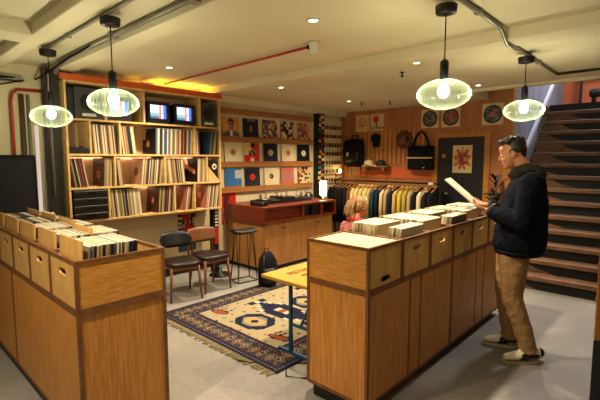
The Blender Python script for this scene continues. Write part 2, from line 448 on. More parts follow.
pipe('conduit', 'grey metal conduit above the right counter with a bend at its end', 'pipe', [(-1.07, 1.75, 2.532), (-1.07, 3.0, 2.532), (-1.07, 3.28, 2.527), (-1.075, 3.46, 2.445), (-1.08, 3.66, 2.45), (-1.09, 3.78, 2.475), (-1.09, 5.16, 2.475), (1.6, 5.16, 2.475)], .016, STEEL, [(-1.07, 2.85, 2.535), (-1.09, 4.4, 2.475)])
pipe('sprinkler_pipe', 'thin red pipe running under the ceiling to a white sprinkler box', 'pipe', [(-4.9, 2.76, 2.52), (-2.42, 2.70, 2.52)], .012, REDP, None)
sb = thing('sprinkler_box', 'small white box at the end of the red ceiling pipe', 'box', (-2.36, 2.70, ZN))
MB().lathe([(.02, -.10), (.035, -.095), (.038, -.03), (.05, -.02), (.05, 0)], 16).build('housing', PLAST, sb)
MB().box(-.06, -.02, -.02, .02, -.05, -.01).build('pipe_joint', DARKM, sb)
for (x, y, z, lab) in [(-2.28, 4.02, ZF, 'tiny dark sensor under the ceiling right of the white sprinkler box'), (-3.95, 5.7, ZF, 'tiny dark ceiling sprinkler head above the first record cover of the back wall'), (-3.55, 5.9, ZF, 'tiny dark ceiling sprinkler head above the second record cover of the back wall')]:
    t = thing('fire_sprinkler', lab, 'sprinkler', (x, y, z))
    MB().lathe([(.012, -.05), (.02, -.045), (.008, -.03), (.012, 0)], 10).build('nozzle', DARKM, t)
    MB().lathe([(.001, -.004), (.03, -.003), (.03, 0)], 12).build('collar', DARKM, t)
vb = thing('ceiling_speaker', 'small white speaker box with two dark cones under the ceiling above the television', 'speaker', (-4.86, 2.52, 2.40))
MB().box(-.10, .0, -.075, .075, 0, .10).build('housing', PLAST, vb, .006)
for s in (-1, 1): MB().loft([(.0, s * .035, .05), (.008, s * .035, .05)], [.026, .022], 12, ref=(0, 1, 0)).build('cone', BLACKP, vb)
# pipes and cables on the left wall beside the post
pipe('wall_pipe', 'red pipe bending down the cream wall left of the dark post', 'pipe', [(XW + .05, 1.14, .0), (XW + .05, 1.14, 2.16), (XW + .05, 1.155, 2.24), (XW + .05, 1.20, 2.28), (XW + .05, 1.44, 2.285)], .014, REDP)
pipe('wall_pipe', 'silver vertical pipe on the wall between the red pipe and the dark post', 'pipe', [(XW + .022, 1.295, 0), (XW + .022, 1.295, 2.24)], .016, STEEL)
pipe('wall_pipe', 'brown vertical pipe on the wall right of the red pipe', 'pipe', [(XW + .026, 1.235, 0), (XW + .026, 1.235, 2.24)], .024, mat('brown_pipe', (.30, .24, .18), .5))
pipe('post_conduit', 'thin silver conduit running up the front of the dark post', 'pipe', [(-4.765, 1.41, 1.2), (-4.765, 1.41, 2.44), (-4.755, 1.42, 2.48)], .011, STEEL)
t = thing('cable_tray', 'grey cable tray with loose black cables high on the left wall', 'cable tray', (XW, 0, 2.36))
MB().box(.0, .07, -.6, 1.25, 0, .012).box(.06, .07, -.6, 1.25, 0, .05).build('tray', STEEL, t)
MB().tube([(.04, -.5, .03), (.05, .6, .05), (.09, .95, .02), (.05, 1.25, .04)], .012).build('cable', BLACKF, t)
MB().tube([(.05, -.5, .05), (.08, .8, .0), (.10, 1.05, -.05), (.06, 1.26, .02)], .008).build('cable', BLACKF, t)
lt = thing('glow_strip', 'upright white strip glowing on the wall left of the dark post', 'light', (XW, 1.355, .95))  # pale upright strip with a weak emission
MB().box(0, .02, -.018, .018, 0, 1.0).build('channel', PLAST, lt)
MB().box(.0205, .03, -.017, .017, .02, .98).build('tube', emis('glow_strip_face', (1.0, .80, .70), .42), lt)  # flat, weakly emissive face of the strip
ps = thing('loudspeaker', 'large black loudspeaker cabinet by the left wall behind the left counter', 'speaker', (-4.86, .80, 0))
MB().box(-.115, .16, -.46, .44, .0, 1.62).build('cabinet', BLACKF, ps, .012)
MB().box(.162, .172, -.43, .41, .06, 1.58).build('grille', mat('grille_cloth', (.045, .045, .05), .9), ps)
bt = thing('bottle', 'small clear bottle with black cap at the far side of the left counter', 'bottle', (-4.1, 1.13, 1.09)); bt.location = (-4.02, 1.16, 1.062); bt.scale = (.6, .6, .6)
MB().lathe([(.03, 0), (.033, .01), (.033, .07), (.014, .10), (.014, .11)], 14).build('body', mat('clear_plastic', (.75, .75, .72), .2), bt)
MB().lathe([(.017, .108), (.017, .14)], 12).build('cap', BLACKP, bt)

# ------------------------------------------------------------------ counters: cabinets, crates, records
def crate_proto(w, d, h, flip=False, end_panel=True):
    """open-topped crate: front faces local -Y, hand hole in the front"""
    t = bpy.data.objects.new('record_crate', None); COL.objects.link(t)
    e = .018
    def front(y0, y1, name, hole):
        m = MB()
        hz = (.055 if flip else h - .085); hw = .056; hh = .018; cx = 0
        if hole:
            X0, X1 = -w / 2 + e, w / 2 - e
            m.box(X0, cx - hw, y0, y1, e, h - e); m.box(cx + hw, X1, y0, y1, e, h - e)
            m.box(cx - hw, cx + hw, y0, y1, e, hz - hh); m.box(cx - hw, cx + hw, y0, y1, hz + hh, h - e)
            for s in (-1, 1):
                m.prism([(cx + s * hw, hz - hh), (cx + s * hw, hz - hh * .3), (cx + s * (hw - .012), hz - hh)], 'y', y0, y1)
                m.prism([(cx + s * hw, hz + hh), (cx + s * hw, hz + hh * .3), (cx + s * (hw - .012), hz + hh)], 'y', y0, y1)
        else: m.box(-w / 2 + e, w / 2 - e, y0, y1, e, h - e)
        return m.build(name, PLY, t)
    front(-d / 2 + .004, -d / 2 + .016, 'front_panel', True)
    front(d / 2 - .016, d / 2 - .004, 'back_panel', False)
    for s in (-1, 1):
        xo, xi = s * (w / 2 - .004), s * (w / 2 - .016)
        MB().box(min(xo, xi), max(xo, xi), -d / 2 + e, d / 2 - e, e, h - e).build('side_panel', OAKH, t)
    if flip:
        MB().box(-w / 2 + e, w / 2 - e, -d / 2 + e, d / 2 - e, h - .02, h - .008).build('top_panel', mat('cream_laminate', (.86, .80, .62), .45), t)
        m = MB()
        m.box(-w / 2 + e, w / 2 - e, d / 2 - e - .02, d / 2 - e, h - .02, h - .001)
    else:
        MB().box(-w / 2 + e, w / 2 - e, -d / 2 + e, d / 2 - e, .004, .016).build('bottom_panel', PLY, t)
    m = MB()
    for sx in (-1, 1):
        for sy in (-1, 1):
            m.box(sx * w / 2 - (e if sx > 0 else 0), sx * w / 2 + (0 if sx > 0 else e), sy * d / 2 - (e if sy > 0 else 0), sy * d / 2 + (0 if sy > 0 else e), 0, h)
    for z0 in (0, h - e):
        for sy in (-1, 1): m.box(-w / 2 + e, w / 2 - e, sy * d / 2 - (e if sy > 0 else 0), sy * d / 2 + (0 if sy > 0 else e), z0, z0 + e)
        for sx in (-1, 1): m.box(sx * w / 2 - (e if sx > 0 else 0), sx * w / 2 + (0 if sx > 0 else e), -d / 2 + e, d / 2 - e, z0, z0 + e)
    m.build('edge_frame', TRIM, t)
    return t
def cabinet(label, loc, rotz, w, d, z0, z1, doors, endl=True):
    """low cabinet; doors = (x0, x1) spans along local x on the front (-Y) face"""
    t = thing('counter_cabinet', label, 'cabinet', loc, rotz, None)
    MB().box(-w / 2 + .002, w / 2 - .002, -d / 2 + .06, d / 2 - .06, 0, z0 - .001).build('plinth', BLACKP, t)
    MB().box(-w / 2 + .006, w / 2 - .006, -d / 2 + .016, d / 2 - .006, z0 + .02, z1 - .02).build('carcass', OAKV, t)
    e = .02; m = MB()
    for sx in (-1, 1):
        for sy in (-1, 1):
            m.box(sx * w / 2 - (e if sx > 0 else 0), sx * w / 2 + (0 if sx > 0 else e), sy * d / 2 - (e if sy > 0 else 0), sy * d / 2 + (0 if sy > 0 else e), z0, z1)
    for zz in (z0, z1 - e):
        for sy in (-1, 1): m.box(-w / 2 + e, w / 2 - e, sy * d / 2 - (e if sy > 0 else 0), sy * d / 2 + (0 if sy > 0 else e), zz, zz + e)
        for sx in (-1, 1): m.box(sx * w / 2 - (e if sx > 0 else 0), sx * w / 2 + (0 if sx > 0 else e), -d / 2 + e, d / 2 - e, zz, zz + e)
    m.build('edge_frame', TRIM, t)
    MB().box(-w / 2 + e, w / 2 - e, -d / 2 + .0125, -d / 2 + .0155, z0 + e, z1 - e).build('recess_strip', TRIM, t)
    for a, b in doors: MB().box(a, b, -d / 2 + .001, -d / 2 + .012, z0 + e + .002, z1 - e - .002).build('door', OAKV, t)
    return t
ZC0, ZC1, ZT = .07, .787, 1.062        # cabinet bottom, seam, crate top
HC = ZT - ZC1 - .003
# right counter: front face looks +X
RX0, RX1 = -1.822, -1.335; RXC = (RX0 + RX1) / 2; RD = RX1 - RX0
cabinet('oak counter cabinet at the near end of the right counter', (RXC, 2.62, 0), PI / 2, 1.198, RD, ZC0, ZC1, [(-.575, -.10), (-.075, .055), (.085, .575)])
cabinet('oak counter cabinet at the far end of the right counter by the man', (RXC, 3.82, 0), PI / 2, 1.198, RD, ZC0, ZC1, [(-.575, -.09), (-.065, .095), (.125, .575)])
# left counter: front face looks -Y
LY0, LY1 = .735, 1.235; LYC = (LY0 + LY1) / 2; LD = LY1 - LY0
for i, lab in enumerate(['oak counter cabinet at the near end of the left counter', 'oak counter cabinet furthest left in the left counter']):
    w_ = (1.29, 1.04)[i]; cabinet(lab, ((-2.25 - .645, -3.542 - .52)[i], LYC, 0), 0, w_, LD, ZC0, ZC1, [(-w_ / 2 + .023, w_ / 2 - .023)])
lcr = crate_proto(.403, LD, HC)
rcr = crate_proto(.397, RD, HC)
fcr = crate_proto(.397, RD, HC, True)
LCR = []
for i, lab in enumerate(['plywood record crate at the near end of the left counter', 'second plywood record crate from the near end of the left counter', 'third plywood record crate from the near end of the left counter', 'fourth plywood record crate from the near end of the left counter', 'plywood record crate furthest left on the left counter']):
    c = lcr if i == 0 else copy_tree(lcr)
    c.location = (-2.25 - .2025 - .405 * i, LYC, ZC1 + .001); tag(c, lab, 'crate', 'record crates on the counters'); LCR.append(c)
tag(fcr, 'upturned crate with a flat cream top at the near end of the right counter', 'crate', 'record crates on the counters')
fcr.location = (RXC, 2.02 + .2, ZC1 + .001); fcr.rotation_euler = (0, 0, PI / 2)
RCR = []
rys = [2.42, 2.82, 3.22, 3.62, 4.02]
for i, lab in enumerate(['record crate behind the upturned cream-topped crate on the right counter', 'second record crate beyond the upturned one on the right counter', 'third record crate beyond the upturned one on the right counter', 'fourth record crate beyond the upturned one, nearest the man', 'record crate at the far end of the right counter behind the man']):
    c = rcr if i == 0 else copy_tree(rcr)
    c.location = (RXC, rys[i] + .2, ZC1 + .001); c.rotation_euler = (0, 0, PI / 2); tag(c, lab, 'crate', 'record crates on the counters'); RCR.append(c)

# records: one mesh per spine colour, many objects
SPINES = [('cream', (.66, .58, .42)), ('white', (.78, .73, .62)), ('tan', (.52, .40, .25)), ('brown', (.30, .18, .11)), ('black', (.05, .05, .055)),
          ('navy', (.08, .12, .22)), ('grey', (.45, .43, .40)), ('red', (.52, .12, .09)), ('olive', (.40, .40, .22)), ('blue', (.16, .32, .48)), ('dark green', (.10, .20, .15)), ('orange', (.72, .40, .14))]
PLTOP = mat('clear_sleeve_edge', (.80, .78, .70), .35)
SPM = {n: mat('sleeve_' + n.replace(' ', '_'), c, .5) for n, c in SPINES}
REC = {}
def rec_mesh(col, th, top):
    k = (col, th, top)
    if k not in REC:
        m = MB(); a = .157
        m.box(-a, a, -th / 2, th / 2, 0, .314)
        me = m.mesh('record', [SPM[col], PLTOP])
        if top:
            for p in me.polygons:
                if p.normal.z > .9: p.material_index = 1
        REC[k] = me
    return REC[k]
NREC = [0]
STUFF = MB()
def record(col, th, loc, rz, lean, label, group, top=False, stuff=False):
    """record standing on its edge; thickness along local y"""
    if stuff:
        STUFF.mi = [n for n, c in SPINES].index(col)
        STUFF.obox(Vector(loc) + Euler((lean, 0, rz)).to_matrix() @ Vector((0, 0, .157)), (.314, th, .314), Euler((lean, 0, rz))); return
    NREC[0] += 1
    o = bpy.data.objects.new('record', rec_mesh(col, th, top)); COL.objects.link(o)
    o.rotation_euler = (lean, 0, rz); o.location = loc
    return tag(o, label, 'record', group)
LEFTCOL = ['cream', 'navy', 'white', 'tan', 'black', 'grey', 'brown', 'navy', 'white', 'cream', 'grey', 'white']
RIGHTCOL = ['white', 'cream', 'white', 'white', 'grey', 'cream', 'tan', 'white']
DIV = MB().box(-.165, .165, -.004, .004, 0, .352).mesh('crate_divider', PLY, .001)
def divider(x, y, z, lean, label, rz=0, w=1.0, hs=1.0):
    o = link('crate_divider', DIV, None, (x, y, z)); o.rotation_euler = (lean, 0, rz); o.scale = (w, 1, hs)
    return tag(o, label, 'divider', 'wooden dividers in the record crates')
ords = ['nearest', 'second', 'third', 'fourth', 'leftmost']
for i, c in enumerate(LCR):
    cx = c.location.x + .018; zb = ZC1 + .0185
    lean = -.10 if i != 0 else -.06
    y = LY0 + .028
    divider(cx - (.0), y + .004, zb, -.05, 'pale wooden divider board at the front of the %s crate of the left counter' % ords[i])
    y += .035
    nrec = 30 if i == 0 else (18 if i == 1 else 14)
    pitch = (LY1 - (.15 if i == 0 else .07) - .315 * abs(lean) - y) / nrec
    for k in range(nrec):
        th = round(pitch - .0005, 4); col = random.choice(LEFTCOL)
        if i > 0 and k == 8:
            divider(cx + .0, y + .004, zb, lean, 'wooden divider standing between records in the %s crate of the left counter' % ords[i]); y += .012; continue
        top = True
        record(col, th, (cx + random.uniform(-.006, .006), y + th / 2, zb + random.uniform(.0, .004)), 0, lean, '%s-spined record in the %s crate of the left counter' % (col, ords[i]), 'records in the left counter crates', True, i > 2)
        y += pitch
for i, c in enumerate(RCR):
    cy = c.location.y; zb = ZC1 + .0185
    nm = ['first', 'second', 'third', 'fourth', 'last'][i]
    layout = [(-1.79, -1.575, 14), (-1.515, -1.415, 7)] if i in (0, 2) else [(-1.79, -1.435, 19)]
    for ci, (xa, xb, n) in enumerate(layout):
        pitch = (xb - xa) / n
        for k in range(n):
            th = round(pitch - .0005, 4)
            col = random.choice(RIGHTCOL)
            lean = .05 if ci == 0 else .14
            # rz = pi/2: local x -> +Y, local y -> -X ; leaning back towards -X
            record(col, th, (xa + (k + .5) * pitch, cy + random.uniform(-.006, .006), zb + (.002 if ci == 0 else -.0) + random.uniform(0, .004)), PI / 2, lean, '%s-spined record in the %s record crate of the right counter' % (col, nm), 'records in the right counter crates', True, i > 2)
    if i in (1, 2, 3): divider(-1.799, cy, zb - .0, 0.0, 'wooden divider at the back of the %s record crate of the right counter' % nm, PI / 2, .98, .90)

# ------------------------------------------------------------------ record shelf
SX0, SX1 = XW + .005, -4.72
sh = thing('record_shelf', 'wide pale plywood record shelf with four rows on the left wall', 'shelf', (0, 0, 0))
ZB = [.90, 1.255, 1.615, 1.985, 2.37]      # undersides of boards
TB = .022
for k, z in enumerate(ZB):
    MB().box(SX0, SX1, 1.53, 3.472, z, z + TB).build('shelf_board', SHELFW, sh, .002)
cells = {1: [1.462, 1.95, 2.34, 3.045, 3.45], 0: [1.462, 2.37, 3.09, 3.45], 2: [1.462, 1.80, 2.085, 3.06, 3.45], }
DIVS = {3: [1.53, 1.935, 2.375, 3.14, 3.45], 2: [1.53, 1.76, 2.08, 3.055, 3.45], 1: [1.53, 2.01, 2.625, 3.235, 3.45], 0: [1.93, 2.745, 3.035, 3.45]}
for r, ys in DIVS.items():
    for y in ys: MB().box(SX0, SX1, y, y + TB, ZB[r] + TB, ZB[r + 1]).build('divider', SHELFW, sh, .002)
MB().box(SX0, SX1, 1.53, 1.53 + TB, ZB[0] + TB, ZB[1]).build('divider', SHELFW, sh, .002)
MB().box(SX0, SX0 + .006, 1.535, 3.47, ZB[0] + TB, ZB[4]).build('back_panel', noisy('shelf_back_ply', (.76, .62, .48), (.80, .66, .53), 3, (1, 1, 1), .6), sh)
for r in range(2):
    MB().box(SX0 + .008, SX0 + .02, 1.56, 3.44, ZB[r + 1] - .014, ZB[r + 1] - .002).build('led_strip', LEDM, sh)
    MB().box(SX0 + .034, SX0 + .040, 1.555, 3.44, ZB[r + 1] - .0175, ZB[r + 1] - .0005).build('led_cover', SHELFW, sh)
MB().box(SX0 + .02, SX0 + .08, 1.5, 3.46, .001, .90).build('back_leg', BLACKP, sh) if False else None
for y in (3.36, 1.54): MB().box(-4.86, -4.78, y, y + .09, 0, .90).build('leg', BLACKP, sh)
vl = MB().box(-4.76, -4.72, 1.50, 3.50, 2.394, 2.455).build('valance', ORANGE)
tag(vl, 'orange painted board lying along the top of the record shelf', 'board')
as_ = thing('amber_light', 'amber strip light glowing on top of the shelf under the ceiling', 'light', (-4.92, 2.9, 2.394))
MB().box(-.02, .02, -.5, .5, 0, .02).build('channel', STEEL, as_)
MB().box(-.014, .014, -.49, .49, .0205, .03).build('strip', AMBER, as_)

SHELFCOL = ['cream', 'tan', 'white', 'brown', 'black', 'grey', 'cream', 'tan', 'black', 'navy', 'cream', 'white', 'tan', 'cream', 'olive', 'white', 'brown', 'grey', 'red', 'cream']
def fill(r, y0, y1, lean, where, grp, cols=SHELFCOL, pitch=.0135):
    """spine-out records in a shelf cell; rz=pi/2... thickness along world Y, length along X"""
    z = ZB[r] + TB + .0012
    L = y1 - y0; sh_ = abs(math.sin(lean)) * .314
    n = max(2, int((L - sh_) / pitch)); p = (L - sh_) / n
    th = round(p * math.cos(lean) - .0008, 4)
    for k in range(n):
        col = random.choice(cols)
        yb = y0 + (k + .5) * p + (sh_ if lean > 0 else 0)
        zz = z + abs(math.sin(lean)) * th / 2
        o = record(col, th, (SX1 - .184 - random.uniform(0, .007), yb, zz), 0, lean, '%s-spined record in the %s' % (col, where), grp)
# rotation about X by lean: positive lean tips the top toward -Y (left)
W = '%s of the %s shelf row'
G = 'records standing in the wall shelf'
fill(2, 1.80, 2.065, .06, W % ('second cell', 'upper'), G)
fill(2, 2.105, 2.29, .10, W % ('third cell, left end', 'upper'), G)
fill(2, 2.525, 3.05, -.05, W % ('third cell, beside the black sleeve', 'upper'), G, SHELFCOL + ['blue', 'red', 'orange'])
fill(2, 3.085, 3.16, .03, W % ('last cell, left end', 'upper'), G)
fill(2, 3.30, 3.445, -.14, W % ('last cell, right end', 'upper'), G)
fill(1, 1.56, 1.74, .16, W % ('first cell, left end', 'middle'), G)
fill(1, 1.90, 2.005, -.06, W % ('first cell, right end', 'middle'), G)
fill(1, 2.035, 2.12, .08, W % ('second cell, left end', 'middle'), G)
fill(1, 2.335, 2.62, -.12, W % ('second cell, right end', 'middle'), G)
fill(1, 2.65, 2.93, .09, W % ('third cell, left end', 'middle'), G)
fill(1, 3.10, 3.232, -.05, W % ('third cell, right end', 'middle'), G)
fill(0, 1.955, 2.33, .08, W % ('second cell, left end', 'lowest'), G)
fill(0, 2.54, 2.742, -.09, W % ('second cell, right end', 'lowest'), G)
fill(0, 2.90, 3.03, -.16, W % ('third cell', 'lowest'), G)
fill(0, 3.22, 3.445, -.14, W % ('last cell', 'lowest'), G)

o = STUFF.build('records', list(SPM.values())); tag(o, 'remaining records filed in the farthest crates of both counters', 'records', None, 'stuff')
print('RECORDS', NREC[0])
# ---- painted plates (covers, posters, prints)
def plate(name, w, h, t, fn, n=24, parent=None, back=(.2, .2, .2), nv=None):
    """flat printed board: local x right, z up, front looks -Y"""
    m = MB(); nu = n; nv = nv or n
    for i in range(nu):
        for j in range(nv):
            u0, u1, v0, v1 = i / nu, (i + 1) / nu, j / nv, (j + 1) / nv
            m.col = fn((u0 + u1) / 2, (v0 + v1) / 2)
            m.add([(-w / 2 + w * u0, 0, h * v0), (-w / 2 + w * u1, 0, h * v0), (-w / 2 + w * u1, 0, h * v1), (-w / 2 + w * u0, 0, h * v1)], [(0, 1, 2, 3)])
    m.col = back; a = w / 2
    m.add([(-a, 0, 0), (a, 0, 0), (a, t, 0), (-a, t, 0), (-a, 0, h), (a, 0, h), (a, t, h), (-a, t, h)],
          [(3, 2, 1, 0), (4, 5, 6, 7), (1, 2, 6, 5), (2, 3, 7, 6), (3, 0, 4, 7)])
    return m.build(name, ART, parent, fix=False)
def rnd(seed):
    r = random.Random(seed)
    tab = [[r.random() for _ in range(24)] for _ in range(24)]
    return lambda u, v, n=8: tab[int(u * n) % 24][int(v * n) % 24]
def disc(bg, lab, hole=(.05, .05, .05), r=.17, ring=None):
    def f(u, v):
        d = math.hypot(u - .5, v - .5)
        if d < .03: return hole
        if d < r: return lab
        if ring and d < ring[0]: return ring[1]
        return bg
    return f
def mosaic(pal, n, seed, border=None, bw=.08):
    R = rnd(seed)
    def f(u, v):
        if border and (u < bw or u > 1 - bw or v < bw or v > 1 - bw): return border
        return pal[int(R(u, v, n) * len(pal)) % len(pal)]
    return f
def portrait(u, v):
    # plain head and shoulders on yellow
    if v < .22 - .5 * abs(u - .5) ** 1.5 + .12 and abs(u - .5) < .5:
        if abs(u - .5) < .07 and v > .05: return (.82, .80, .74)
        return (.30, .28, .30)
    if ((u - .5) / .17) ** 2 + ((v - .60) / .25) ** 2 < 1:
        if v > .76: return (.16, .11, .10)
        if .60 < v < .68 and abs(u - .5) < .15: return (.16, .12, .12) if abs(abs(u - .5) - .08) > .035 else (.45, .36, .30)
        if .42 < v < .46 and abs(u - .5) < .06: return (.45, .16, .14)
        return (.62, .40, .33) if u < .52 else (.50, .30, .26)
    if ((u - .5) / .2) ** 2 + ((v - .70) / .25) ** 2 < 1 and v > .62: return (.16, .11, .10)
    if abs(u - .5) < .09 and v < .5: return (.52, .32, .26)
    return (.80, .58, .24) if u < .75 else (.74, .50, .18)
def arcs(u, v):
    d = math.hypot(u - .95, v - .2)
    if v < .07: return (.65, .25, .22)
    if u > .62 and v > .45 and v < .88: return (.62, .66, .66) if (int(u * 40) + int(v * 40)) % 3 else (.78, .70, .58)
    return (.14, .36, .58) if int(d * 16) % 2 else (.20, .42, .62)
def darkfig(u, v):
    if abs(u - .5) < .07 and .32 < v < .62: return (.55, .36, .28)
    if abs(u - .5) < .12 and .25 < v < .5: return (.10, .12, .20)
    if v > .86 and abs(u - .5) < .3 and int(u * 30) % 2: return (.5, .48, .42)
    return (.045, .06, .12)
def figred(u, v):
    if .3 < u < .75 and .35 < v < .62: return (.06, .07, .12) if (int(u * 14) + int(v * 14)) % 4 else (.7, .66, .6)
    if abs(u - .55) < .12 and v > .75: return (.10, .08, .08)
    if v < .35: return (.72, .10, .08) if abs(u - .5) > .12 or v > .2 else (.82, .76, .62)
    return (.80, .70, .40) if u < .5 else (.72, .22, .12)
WALLREC = [
    # row (z), y0, y1, fn, label
    (0, 3.76, 4.06, portrait, 'record sleeve with a yellow head and shoulders portrait, top row of the record wall'),
    (0, 4.14, 4.45, darkfig, 'dark navy record sleeve with a small pale figure, top row of the record wall'),
    (0, 4.55, 4.86, mosaic([(.70, .55, .30), (.12, .12, .14), (.78, .70, .52), (.55, .28, .16), (.15, .25, .4)], 9, 3), 'record sleeve with a busy orange and black collage, top row of the record wall'),
    (0, 4.95, 5.27, mosaic([(.80, .74, .60), (.12, .11, .12), (.82, .76, .62), (.74, .55, .40), (.10, .10, .10)], 7, 5), 'record sleeve with black and cream blocks, top row of the record wall'),
    (0, 5.37, 5.68, mosaic([(.76, .52, .26), (.70, .42, .22), (.78, .62, .38), (.30, .32, .36), (.72, .26, .16)], 6, 8), 'tan and orange record sleeve at the right end of the top row'),
    (1, 3.78, 4.10, disc((.80, .75, .60), (.60, .44, .18)), 'cream record sleeve with a gold centre label on the record wall'),
    (1, 4.16, 4.47, figred, 'red and yellow record sleeve with a dark figure, second row of the record wall'),
    (1, 4.56, 4.87, disc((.045, .06, .11), (.72, .64, .48)), 'navy record sleeve with a cream centre label, middle of the second row'),
    (1, 4.96, 5.28, disc((.80, .73, .58), (.70, .42, .30)), 'cream record sleeve with a salmon centre label on the record wall'),
    (1, 5.36, 5.67, disc((.045, .06, .11), (.84, .80, .62)), 'navy record sleeve with a pale yellow label at the right end of the second row'),
    (2, 3.78, 4.10, arcs, 'blue record sleeve with curved lines and a pale inset, third row'),
    (2, 4.16, 4.48, disc((.05, .05, .09), (.75, .12, .08)), 'black record sleeve with a round red label, third row'),
    (2, 4.57, 4.89, disc((.80, .74, .58), (.14, .10, .08), (.7, .7, .6), .15), 'cream record sleeve with a dark centre label, third row'),
    (2, 4.95, 5.27, lambda u, v: (.68, .36, .30) if (v < .25 or v > .72 or (int(v * 18) % 2 and .2 < u < .8)) else (.62, .42, .40), 'dusty pink record sleeve with faint bars, third row'),
    (2, 5.37, 5.70, mosaic([(.80, .74, .60), (.14, .13, .13), (.60, .25, .16), (.80, .68, .30), (.78, .72, .58)], 8, 11), 'cream record sleeve with scattered black and red shapes, third row right end'),
]
LZ = [2.25, 1.838, 1.462, 1.075]
for k, z in enumerate(LZ):
    le = thing('display_ledge', ['top brown wooden ledge board of the record wall', 'second brown wooden ledge of the record wall, under the top sleeves', 'third brown wooden ledge of the record wall', 'lowest brown wooden ledge of the record wall'][k], 'ledge', (XW + .001, 4.72, z), 0, 'ledges on the record wall')
    MB().box(0, .045, -1.03, 1.02, 0, .076).build('board', LEDGE, le, .002)
    MB().box(.036, .042, -1.03, 1.02, .0765, .082).build('lip', LEDGE, le)
for row, y0, y1, fn, lab in WALLREC:
    o = plate('record_sleeve', .31, .292, .006, fn, 28, back=fn(.02, .5))
    o.rotation_euler = (-.06, 0, PI / 2); o.location = (XW + .035, (y0 + y1) / 2, LZ[row + 1] + .0775)
    tag(o, lab, 'record sleeve', 'sleeves displayed on the record wall')
# small photo strips pinned under the lowest ledge
strips = [(4.50, 'first small photo strip pinned under the lowest ledge'), (4.62, 'second small photo strip pinned under the lowest ledge'), (4.86, 'third small photo strip pinned under the lowest ledge'), (4.97, 'fourth small photo strip pinned under the lowest ledge'), (5.10, 'fifth small photo strip pinned under the lowest ledge'), (5.36, 'sixth small photo strip pinned under the lowest ledge'), (5.48, 'seventh small photo strip under the lowest ledge'), (5.60, 'last small photo strip under the lowest ledge, near the sticker post')]
for i, (y, lab) in enumerate(strips):
    o = plate('photo_strip', .075, .17, .002, mosaic([(.12, .10, .10), (.75, .70, .58), (.40, .33, .28), (.70, .5, .2)], 5, 20 + i, (.78, .74, .62), .12), 8, nv=16)
    o.rotation_euler = (0, 0, PI / 2); o.location = (XW + .004, y, .885); tag(o, lab, 'photo', 'photo strips under the lowest ledge')
def redposter(u, v):
    R = rnd(31)
    if v > .55 and .15 < u < .85 and R(u, v, 7) > .5: return (.25, .12, .16)
    if v < .5 and .1 < u < .9 and R(u, v, 12) > .55: return (.82, .72, .62)
    return (.72, .10, .07)
o = plate('poster', .27, .50, .002, redposter, 20, nv=36); o.rotation_euler = (0, 0, PI / 2); o.location = (XW + .004, 3.86, .60); tag(o, 'red poster with pale marks hanging left of the turntable cabinet', 'poster')
def darkposter(u, v):
    R = rnd(37)
    if v < .28: return (.18, .28, .36)
    if u < .2: return (.07, .06, .06) if int(v * 16) % 2 else (.72, .66, .56)
    return (.68, .10, .08) if R(u, v, 6) > .4 else ((.12, .06, .06) if R(u, v, 11) > .4 else (.75, .62, .5))
o = plate('poster', .28, .52, .002, darkposter, 18, nv=30); o.rotation_euler = (0, 0, PI / 2); o.location = (XW + .004, 3.13, .30); tag(o, 'red black and blue poster on the wall behind the wood-backed chair', 'poster')
o = plate('banner', .07, .50, .004, lambda u, v: (.66, .10, .07) if v < .45 else ((.80, .74, .62) if (int(v * 22) % 2 and .2 < u < .8) else (.12, .10, .10)), 6, nv=44)
o.rotation_euler = (0, 0, PI / 2); o.location = (-4.774, 3.415, .40); tag(o, 'narrow black and red banner with white letters on the black shelf leg', 'banner')

# ---- face-out sleeves and other things in the shelf
def faceout(row, y, fn, lab, lean, n=24):
    """cover of the first leaning record, seen across the gap beside it"""
    o = plate('record_sleeve', .312, .312, .004, fn, n, back=fn(.5, .02))
    o.rotation_euler = (lean, 0, 0); o.location = (SX1 - .180, y - .0045, ZB[row] + TB + .0012)
    tag(o, lab, 'record sleeve', 'sleeves showing their covers in the wall shelf')
    return o
faceout(2, 2.52, lambda u, v: (.70, .50, .36) if math.hypot(u - .42, v - .40) < .13 else ((.80, .76, .68) if u < .22 and v > .6 else (.04, .045, .06)), 'black sleeve with a tan spot leaning in the upper shelf row', -.055)
faceout(2, 3.30, lambda u, v: (.10, .20, .30) if v < .35 else (.14, .26, .36), 'dark blue sleeve leaning in the upper shelf row near its right end', -.14)
faceout(1, 1.90, lambda u, v: (.72, .50, .36) if abs(math.hypot(u - .5, v - .42) - .10) < .03 else ((.06, .05, .06) if v > .70 else (.30, .16, .10)), 'brown sleeve with a ring mark leaning in the middle shelf row', -.06)
faceout(1, 2.33, disc((.68, .53, .40), (.30, .18, .13), (.6, .45, .35), .17), 'pinkish cream sleeve with a dark disc leaning in the middle shelf row', -.12)
faceout(1, 3.10, lambda u, v: (.80, .48, .26) if abs((v - .62) + .35 * (u - .25)) < .09 and u < .85 else ((.85, .78, .66) if u < .26 and v > .6 else (.035, .035, .045)), 'black sleeve with an orange streak leaning in the middle shelf row', -.05)
faceout(0, 2.54, lambda u, v: (.80, .60, .46) if math.hypot((u - .5) / .7, v - .45) < .12 else (.26, .13, .09), 'dark brown sleeve with a pale spot leaning in the lowest shelf row', -.09)
faceout(0, 2.90, lambda u, v: (.58, .36, .27) if u > .2 else (.48, .28, .20), 'salmon sleeve leaning in the third cell of the lowest shelf row', -.16)
faceout(0, 3.22, lambda u, v: (.80, .60, .46) if math.hypot(u - .45, v - .55) < .14 else (.60, .38, .27), 'peach sleeve with a pale spot leaning in the last cell of the lowest row', -.14)
